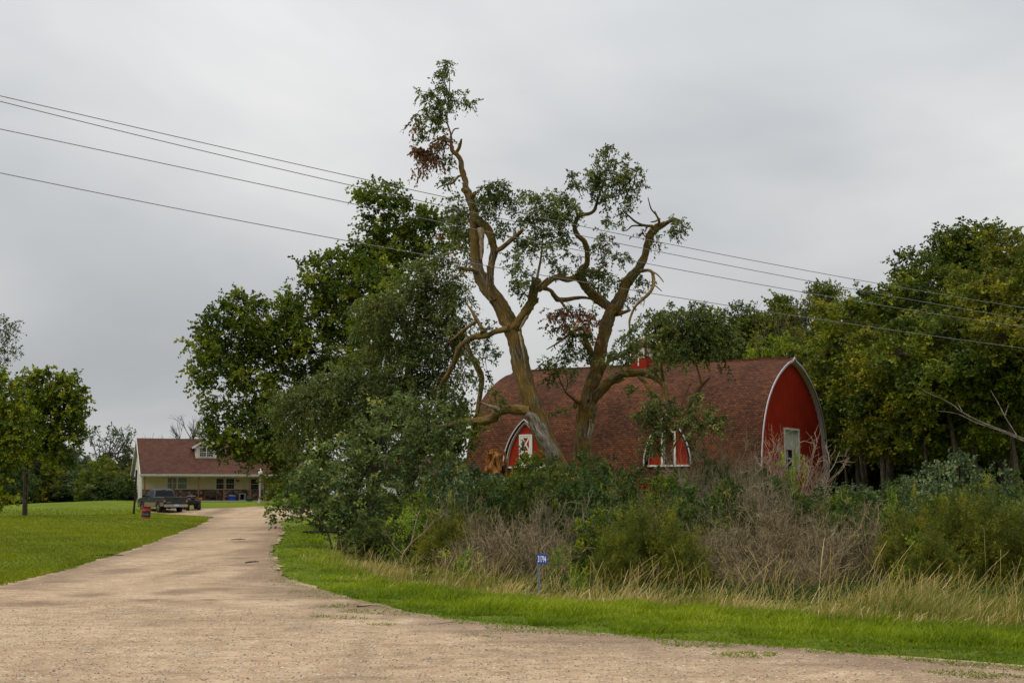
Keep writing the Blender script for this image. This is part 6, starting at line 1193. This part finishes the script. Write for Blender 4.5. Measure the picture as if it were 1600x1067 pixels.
# flowering plants by the house door and bushes at its foot
for (kd, x, y, h_, w_, mat, lab) in [('Y', 12.4, -.9, 1.5, 1.5, LEAF_BRIGHT, 'bright green plant beside the front door'), ('A', 13.3, -1.0, 1.6, 1.4, LEAF_MAPLE, 'darker flowering plant right of the front door'), ('Y', 11.4, -.5, .5, .8, LEAF_OLIVE, 'low yellowish plant at the foot of the lamp post')]:
    o = copy_tree(SH[kd][0]); o.name = 'door_plant'; p = hl(x, y, -.1); o.location = p; o.scale = (w_ / DIM[kd][0][1], w_ / DIM[kd][0][1], h_ / DIM[kd][0][0]); tag(o, lab, 'plant', 'plants by the farmhouse door')
    for c_ in o.children:
        if c_.name.startswith('foliage'): c_.material_slots[0].link = 'OBJECT'; c_.material_slots[0].material = mat
# bare twiggy sapling stems in the left front, traced
t = thing('twiggy_sapling', 'forked pale stemmed sapling with curling leafy shoots in front of the thicket on the left', 'sapling', (*gpx(632, 38), gz1(*gpx(632, 38))))
g = G(); limb(g, [(632, 905, 1.6), (631, 880, 1.6), (630, 866, 1.6), (643, 848, 1.4), (662, 832, 1.2), (678, 814, 1), (684, 808, .7)], 38, -.5, 6, r5); limb(g, [(642, 849, 1.1), (648, 826, 1), (652, 806, .8), (660, 790, .5)], 37.8, .4, 5, r5); limb(g, [(630, 866, 1.3), (616, 853, 1.3), (608, 838, 1.3), (603, 830, 1.1), (598, 828, .6)], 38, -.3, 6, r5)
limb(g, [(652, 806, .7), (645, 798, .5), (638, 792, .3)], 38, .4, 5, r5); limb(g, [(662, 832, .8), (668, 812, .7), (666, 800, .4)], 37.7, 0, 5, r5)
g.build('stem', BARK_PALE, t); g = G(); crown(g, [B(650, 798, 14, 12, 38, 1), B(668, 800, 12, 14, 38, .9), B(640, 810, 14, 12, 38, .8), B(660, 815, 12, 12, 38, .8), B(625, 800, 12, 10, 38.3, .8), B(618, 820, 14, 14, 38.3, .6)], r5, dens=3, cl=.14, per=4, nl=9, sl=.22, ll=.055, lw=.03, droop=.2, shell=.3, up=.3); g.build('foliage', LEAF_BRIGHT, t); rel(t)
# ================================================================== grass: blades nobody could count
r6 = np.random.default_rng(404)
def blades(g, x, y, h, w, rng, lean=(0, 0), bend=.35, seg=2, tint=None, seed=False, d=None):
    N = len(x); z = gz(x, y, d); az = rng.uniform(0, 6.28, N); wd = np.stack([np.cos(az), np.sin(az), np.zeros(N)], -1)
    b = rng.normal(0, bend, (N, 2)) + np.asarray(lean); h = np.broadcast_to(h, (N,)) * rng.uniform(.55, 1.15, N); w = np.broadcast_to(w, (N,))
    V = []
    for i in range(seg + 1):
        t = i / seg; c = np.stack([x + b[:, 0] * h * t ** 1.8, y + b[:, 1] * h * t ** 1.8, z + h * t * (1 - .12 * t * np.linalg.norm(b, axis=1)) - .01], -1)
        if i < seg or seed: k = (1 - t * .65) if not seed else (1 - .6 * t if t < .75 else 1.5 - (t - .75)*2); V += [c - wd * (w * k * .5)[:, None], c + wd * (w * k * .5)[:, None]]
        else: V += [c]
    V = np.stack(V, 1); m_ = V.shape[1]; base = np.arange(N)[:, None] * m_
    tn = rng.uniform(0, 1, N) if tint is None else np.clip(tint + rng.normal(0, .16, N), 0, 1)
    Fq = [base + np.array([[2 * i, 2 * i + 1, 2 * i + 3, 2 * i + 2]]) for i in range(seg - (0 if seed else 1))]
    V = V.reshape(-1, 3); nq = len(Fq); Fq = np.stack(Fq, 1).reshape(-1, 4)
    L = [Fq.ravel()]; 
    g.V.append(V); g.K.append(V); n0 = g.n; g.n += len(V)
    g.L.append(Fq.ravel() + n0); g.S.append(np.full(len(Fq), 4)); g.M.append(np.zeros(len(Fq), int)); g.sm.append(np.zeros(len(Fq), bool)); g.T.append(np.repeat(tn, nq))
    if not seed:
        Ft = (base + np.array([[2 * seg - 2, 2 * seg - 1, 2 * seg]])); g.L.append(Ft.ravel() + n0); g.S.append(np.full(N, 3)); g.M.append(np.zeros(N, int)); g.sm.append(np.zeros(N, bool)); g.T.append(tn)
GR_GREEN = leafmat('green_grass', [(0, (.085, .135, .008)), (.45, (.185, .245, .010)), (.8, (.29, .335, .020)), (1, (.42, .40, .10))], trans=.4, gain=1, spec=.1)
GR_LAWN = leafmat('lawn_grass', [(0, (.105, .120, .007)), (.5, (.180, .212, .009)), (.85, (.25, .265, .014)), (1, (.24, .22, .06))], trans=.35, gain=1, spec=.1)
GR_DRY = leafmat('dry_grass', [(0, (.10, .13, .014)), (.35, (.22, .195, .042)), (.7, (.43, .31, .13)), (1, (.62, .48, .26))], trans=.3, gain=1)
GR_OLIVE = leafmat('olive_tall_grass', [(0, (.075, .10, .010)), (.5, (.16, .17, .018)), (.85, (.27, .23, .05)), (1, (.40, .32, .12))], trans=.35, gain=1, spec=.1)
def pick(n, x0, x1, y0, y1, rng, near=True):
    if near:   # more blades near the camera: y drawn with density ~ 1/y
        y = y0 * (y1 / y0) ** rng.random(n)
    else: y = rng.uniform(y0, y1, n)
    x = rng.uniform(-1, 1, n) * .46 * y * 1.0; return x, y
# --- verge right of the drive
x, y = pick(600000, -12, 30, 14, 75, r6); right = x > np.interp(y, *DXR) - .3; k = right & (x < .45 * y); x, y = x[k], y[k]; d = dgravel(x, y); k = (d > 0) & (d < 14); x, y, d = x[k], y[k], d[k]
wob = .5 * np.sin(x * 1.3 + y * .7) + .35 * np.sin(x * 3.1 - y * 1.9) + .3 * np.sin(y * 2.7 + x)
s_ = d + wob * .6
bright = .36 + .14 * np.sin(x * 4.1 + y * 2.7) * np.sin(y * 3.7 - x) + .16 * np.sin(x * .9 + 1.4 * np.sin(y * .6)) + .12 * np.sin(y * 2.1 + x * 1.7)
g = G()
# ragged low mat at the gravel edge
k = (s_ < .95) & (r6.random(len(x)) < .35 + .65 * (np.sin(x * 2.3 + y) * np.sin(y * 3.3 - x) > -.2)) & (d > .08); k &= r6.random(len(x)) < .55
blades(g, x[k], y[k], .06, .012 + .0004 * y[k], r6, bend=.8, tint=bright[k] - .15, d=d[k])
k = (s_ >= .75) & (s_ < np.interp(800 + F * x / y, *LOF) + 1.1) & (r6.random(len(x)) < np.clip((np.interp(800 + F * x / y, *LOF) + 1.3 - s_) / 1.2, 0, 1) * .9); hh = np.where(s_[k] < 1.3, .08, .15) * (1 + .35 * wob[k] + .35 * np.sin(x[k] * 5.3 + 2 * np.sin(y[k] * 3.1)) * np.sin(y[k] * 4.7))
blades(g, x[k], y[k], np.clip(hh, .06, .32), .009 + .00045 * y[k], r6, lean=(.18, 0), bend=.5, seg=3, tint=bright[k], d=d[k])

xf, yf_ = pick(420000, -12, 30, 14, 75, r6); kf = (xf > np.interp(yf_, *DXR) - 1.5) & (xf < .375 * yf_) & (dgravel(xf, yf_) <= 0); xf, yf_ = xf[kf], yf_[kf]
din = np.where(inside(xf, yf_, ROAD), dpoly(xf, yf_, ROAD), 0); din = np.maximum(din, np.where(inside(xf, yf_, DRV), dpoly(xf, yf_, DRV), 0)); wv_ = np.sin(xf * 2.7 + 1.3 * np.sin(yf_ * 2.1)) * np.sin(yf_ * 3.1 + xf)
kf = (din < .2 + 1.3 * np.clip(wv_ + .1, 0, 1) * (xf > -5)) & (r6.random(len(xf)) < .8); blades(g, xf[kf], yf_[kf], .05, .012 + .0005 * yf_[kf], r6, bend=.9, tint=.12 + .15 * r6.random(kf.sum()), d=np.zeros(kf.sum()))
print('verge', len(x), k.sum())
tag(g.build('verge_grass', GR_GREEN), 'fresh green grass along the gravel edge', kind='stuff')
# --- tall dry grass beyond the verge
g = G(); g2 = G()
for kk, (G_, n_) in enumerate(((g, 95000), (g2, 60000))):
    x, y = pick(n_ * 3, 0, 0, 18, 62, r6); k = (x > np.interp(y, *DXR) + .6) & (x < .45 * y); x, y = x[k], y[k]; d = dgravel(x, y); wob = .7 * np.sin(x * .9 + y * .5) + .5 * np.sin(x * 2.3 - y * 1.4)
    s_ = d + wob * .5; f = 800 + F * x / y
    lo = np.interp(f, *LOF) - .1; hi = np.where(f > 1330, 10.5, lo + 4.2); k = (s_ > lo) & (s_ < hi) & (y < 46)
    k &= r6.random(len(x)) < np.clip((s_ - lo) / 2.0, .10, 1) * np.clip((hi - s_) / 3, .12, 1) * np.clip(.55 + .6 * np.sin(x * 2.2 + 1.5 * np.sin(y * 1.6)) * np.sin(y * 2.6 + x), np.where(f > 1280, .4, .05), 1)
    if kk == 1: k &= (f > 1250) | (r6.random(len(x)) < .35)
    else: k &= (f < 1480) | (r6.random(len(x)) < .4)
    k &= ~((np.abs(x - sgx) < .45) & (y > 25.5) & (y < 29.9));
    k2 = k; x, y, d, s_, f = x[k], y[k], d[k], s_[k], f[k]; n0_ = len(x)
    hh = np.clip((s_ - lo[k2]) / 2.5, .35, 1) * np.interp(f, [500, 800, 1200, 1500], [.40, .50, .64, .88]) * (1 + .25 * np.sin(x * 2 + y))
    blades(G_, x, y, hh, .0065 + .0001 * y, r6, lean=(.30, -.05), bend=.30, seg=4, seed=(kk == 0), tint=.42 + .26 * np.sin(x * 1.7 + np.sin(y * 1.3) * 2), d=d); print('tall', n0_)
x, y = pick(26000, 0, 0, 18, 62, r6); k = (x > np.interp(y, *DXR) + .6) & (x < .38 * y); x, y = x[k], y[k]; d = dgravel(x, y); f = 800 + F * x / y; lo = np.interp(f, *LOF); k = (d > lo + .6) & (d < lo + 7) & (y < 42); x, y, d, f = x[k], y[k], d[k], f[k]
k = r6.random(len(x)) < .42 * np.clip(.5 + np.sin(x * 1.1 + y * .8) , .1, 1); x, y, d, f = x[k], y[k], d[k], f[k]; k = ~((np.abs(x - sgx) < .7) & (y < 29.9)); x, y, d, f = x[k], y[k], d[k], f[k]
blades(g, x, y, np.interp(f, [500, 800, 1200, 1500], [.6, .85, 1.1, 1.25]), .0062, r6, lean=(.28, 0), bend=.3, seg=5, seed=True, tint=.6, d=d)
tag(g.build('tall_dry_grass', GR_DRY), 'tall tan dry grass with seed heads in the ditch', kind='stuff'); tag(g2.build('tall_olive_grass', GR_OLIVE), 'tall olive green grass at the right of the ditch', kind='stuff')
# --- lawn at left
x, y = pick(520000, 0, 0, 24, 118, r6); left = x < np.interp(y, [24, 31, 42.6, 60, 85, 96, 107], [-9.3, -10, -11.4, -14, -18, -20, -24]); k = left & (x > -.385 * y); x, y = x[k], y[k]; d = dgravel(x, y); k = (d > .02) & (r6.random(len(x)) < .75); x, y, d = x[k], y[k], d[k]
pn = .5 * np.sin(x * .35 + y * .22) + .4 * np.sin(x * .8 - y * .5) + .3 * np.sin(x * 2.1 + y * 1.1)
tall = np.clip((34 - y) / 8, 0, 1) * np.clip((-x - 9.5) / 3, 0, 1)
g = G(); blades(g, x, y, .055 + .05 * (pn > .35) + .10 * tall + .03 * np.clip(1 - d, 0, 1) + .0004 * y, .010 + .0005 * y, r6, bend=.6, tint=.42 + .28 * pn, d=d); print('lawn', len(x))
tag(g.build('lawn_grass', GR_LAWN), 'short mown lawn grass', kind='stuff')
# --- weeds in front of the thicket and under the oak
g = G(); x, y = pick(60000, 0, 0, 30, 62, r6); k = (x > np.interp(y, *DXR) + .8) & (x < .38 * y); x, y = x[k], y[k]; d = dgravel(x, y); k = d > 3; x, y, d = x[k], y[k], d[k]
st = np.stack([x, y, gz(x, y, d)], -1); di = unit(np.stack([r6.normal(0, .4, len(x)), r6.normal(0, .4, len(x)), np.ones(len(x))], -1)); sprays(g, st[::3], di[::3], .45, 7, .07, .045, r6, .1, tint=.25)
tag(g.build('ground_weeds', LEAF_HEDGE), 'low leafy weeds covering the ground beneath the thicket', kind='stuff')
# ------------------------------------------------------------------ stones and debris on the gravel
g = G(); n = 42000; x, y = pick(n, 0, 0, 12.8, 55, r6); k = dgravel(x, y) <= 0; x, y = x[k], y[k]; n = len(x); z = gz(x, y, np.zeros(n)) + .012; s = r6.uniform(.004, .011, n) * (1 + .0 * y) * np.where(r6.random(n) > .97, 1.8, 1)
oc = np.array([(1, 0, 0), (0, 1, 0), (-1, 0, 0), (0, -1, 0), (0, 0, 1), (0, 0, -1)], float); V = np.stack([x, y, z], -1)[:, None] + oc[None] * s[:, None, None] * r6.uniform(.6, 1.5, (n, 6, 1)) * np.array([1, 1, .6])
fo = np.array([(0, 1, 4), (1, 2, 4), (2, 3, 4), (3, 0, 4), (1, 0, 5), (2, 1, 5), (3, 2, 5), (0, 3, 5)]); Fc = (np.arange(n)[:, None, None] * 6 + fo[None]).reshape(-1, 3)
g.add(V.reshape(-1, 3), Fc, tint=np.repeat(r6.random(n), 8)); m = MT('loose_stone'); m.set(col=m.ramp(m.attr('tint'), [(0, (.09, .085, .085)), (.3, (.30, .21, .14)), (.75, (.42, .33, .24)), (1, (.62, .56, .48))]), rough=.85); tag(g.build('loose_stones', m.m), 'loose stones scattered over the gravel', kind='stuff')
for (px_, py_, L_, a_, lab) in [(578, 947, .34, .2, 'small pale stick lying on the gravel near the verge'), (376, 843, .5, .4, 'dark stick lying at the right side of the driveway'), (175, 868, .9, -.2, 'dark twig lying at the left edge of the driveway'), (397, 878, .3, .9, 'small dark clod on the driveway')]:
    D = CAMZ * F / (py_ - 768); x0, y0 = gpx(px_, D); z0 = gz1(x0, y0) + .03; g = G()
    q, rr = smooth([(x0 - L_ / 2, y0 - .05, z0), (x0, y0 + .06, z0 + .015), (x0 + L_ / 2, y0 + a_ * .3, z0 + .01)], [.014, .018, .008], 5); g.tube(q, rr, 6, lump=.15, rng=r6); g.tube([(x0, y0 + .06, z0 + .01), (x0 + .08, y0 + .16, z0 + .04)], [.010, .004], 5)
    tag(g.build('stick', BARK_PALE if 'pale' in lab else BARK_D), lab, 'stick')
o_ = P(455, 818, 62); g = G(); q, rr = smooth([(o_[0] + .5, 62, .12), (o_[0] + 1.2, 62.2, .14), (o_[0] + 3, 62.5, .1)], [.05, .06, .05], 5); q[:, 2] -= .05; g.tube(q, rr, 9, lump=.1, rng=r6); tag(g.build('fallen_log', BARK_D), 'short dark log lying in the grass at the bend of the driveway', 'log')
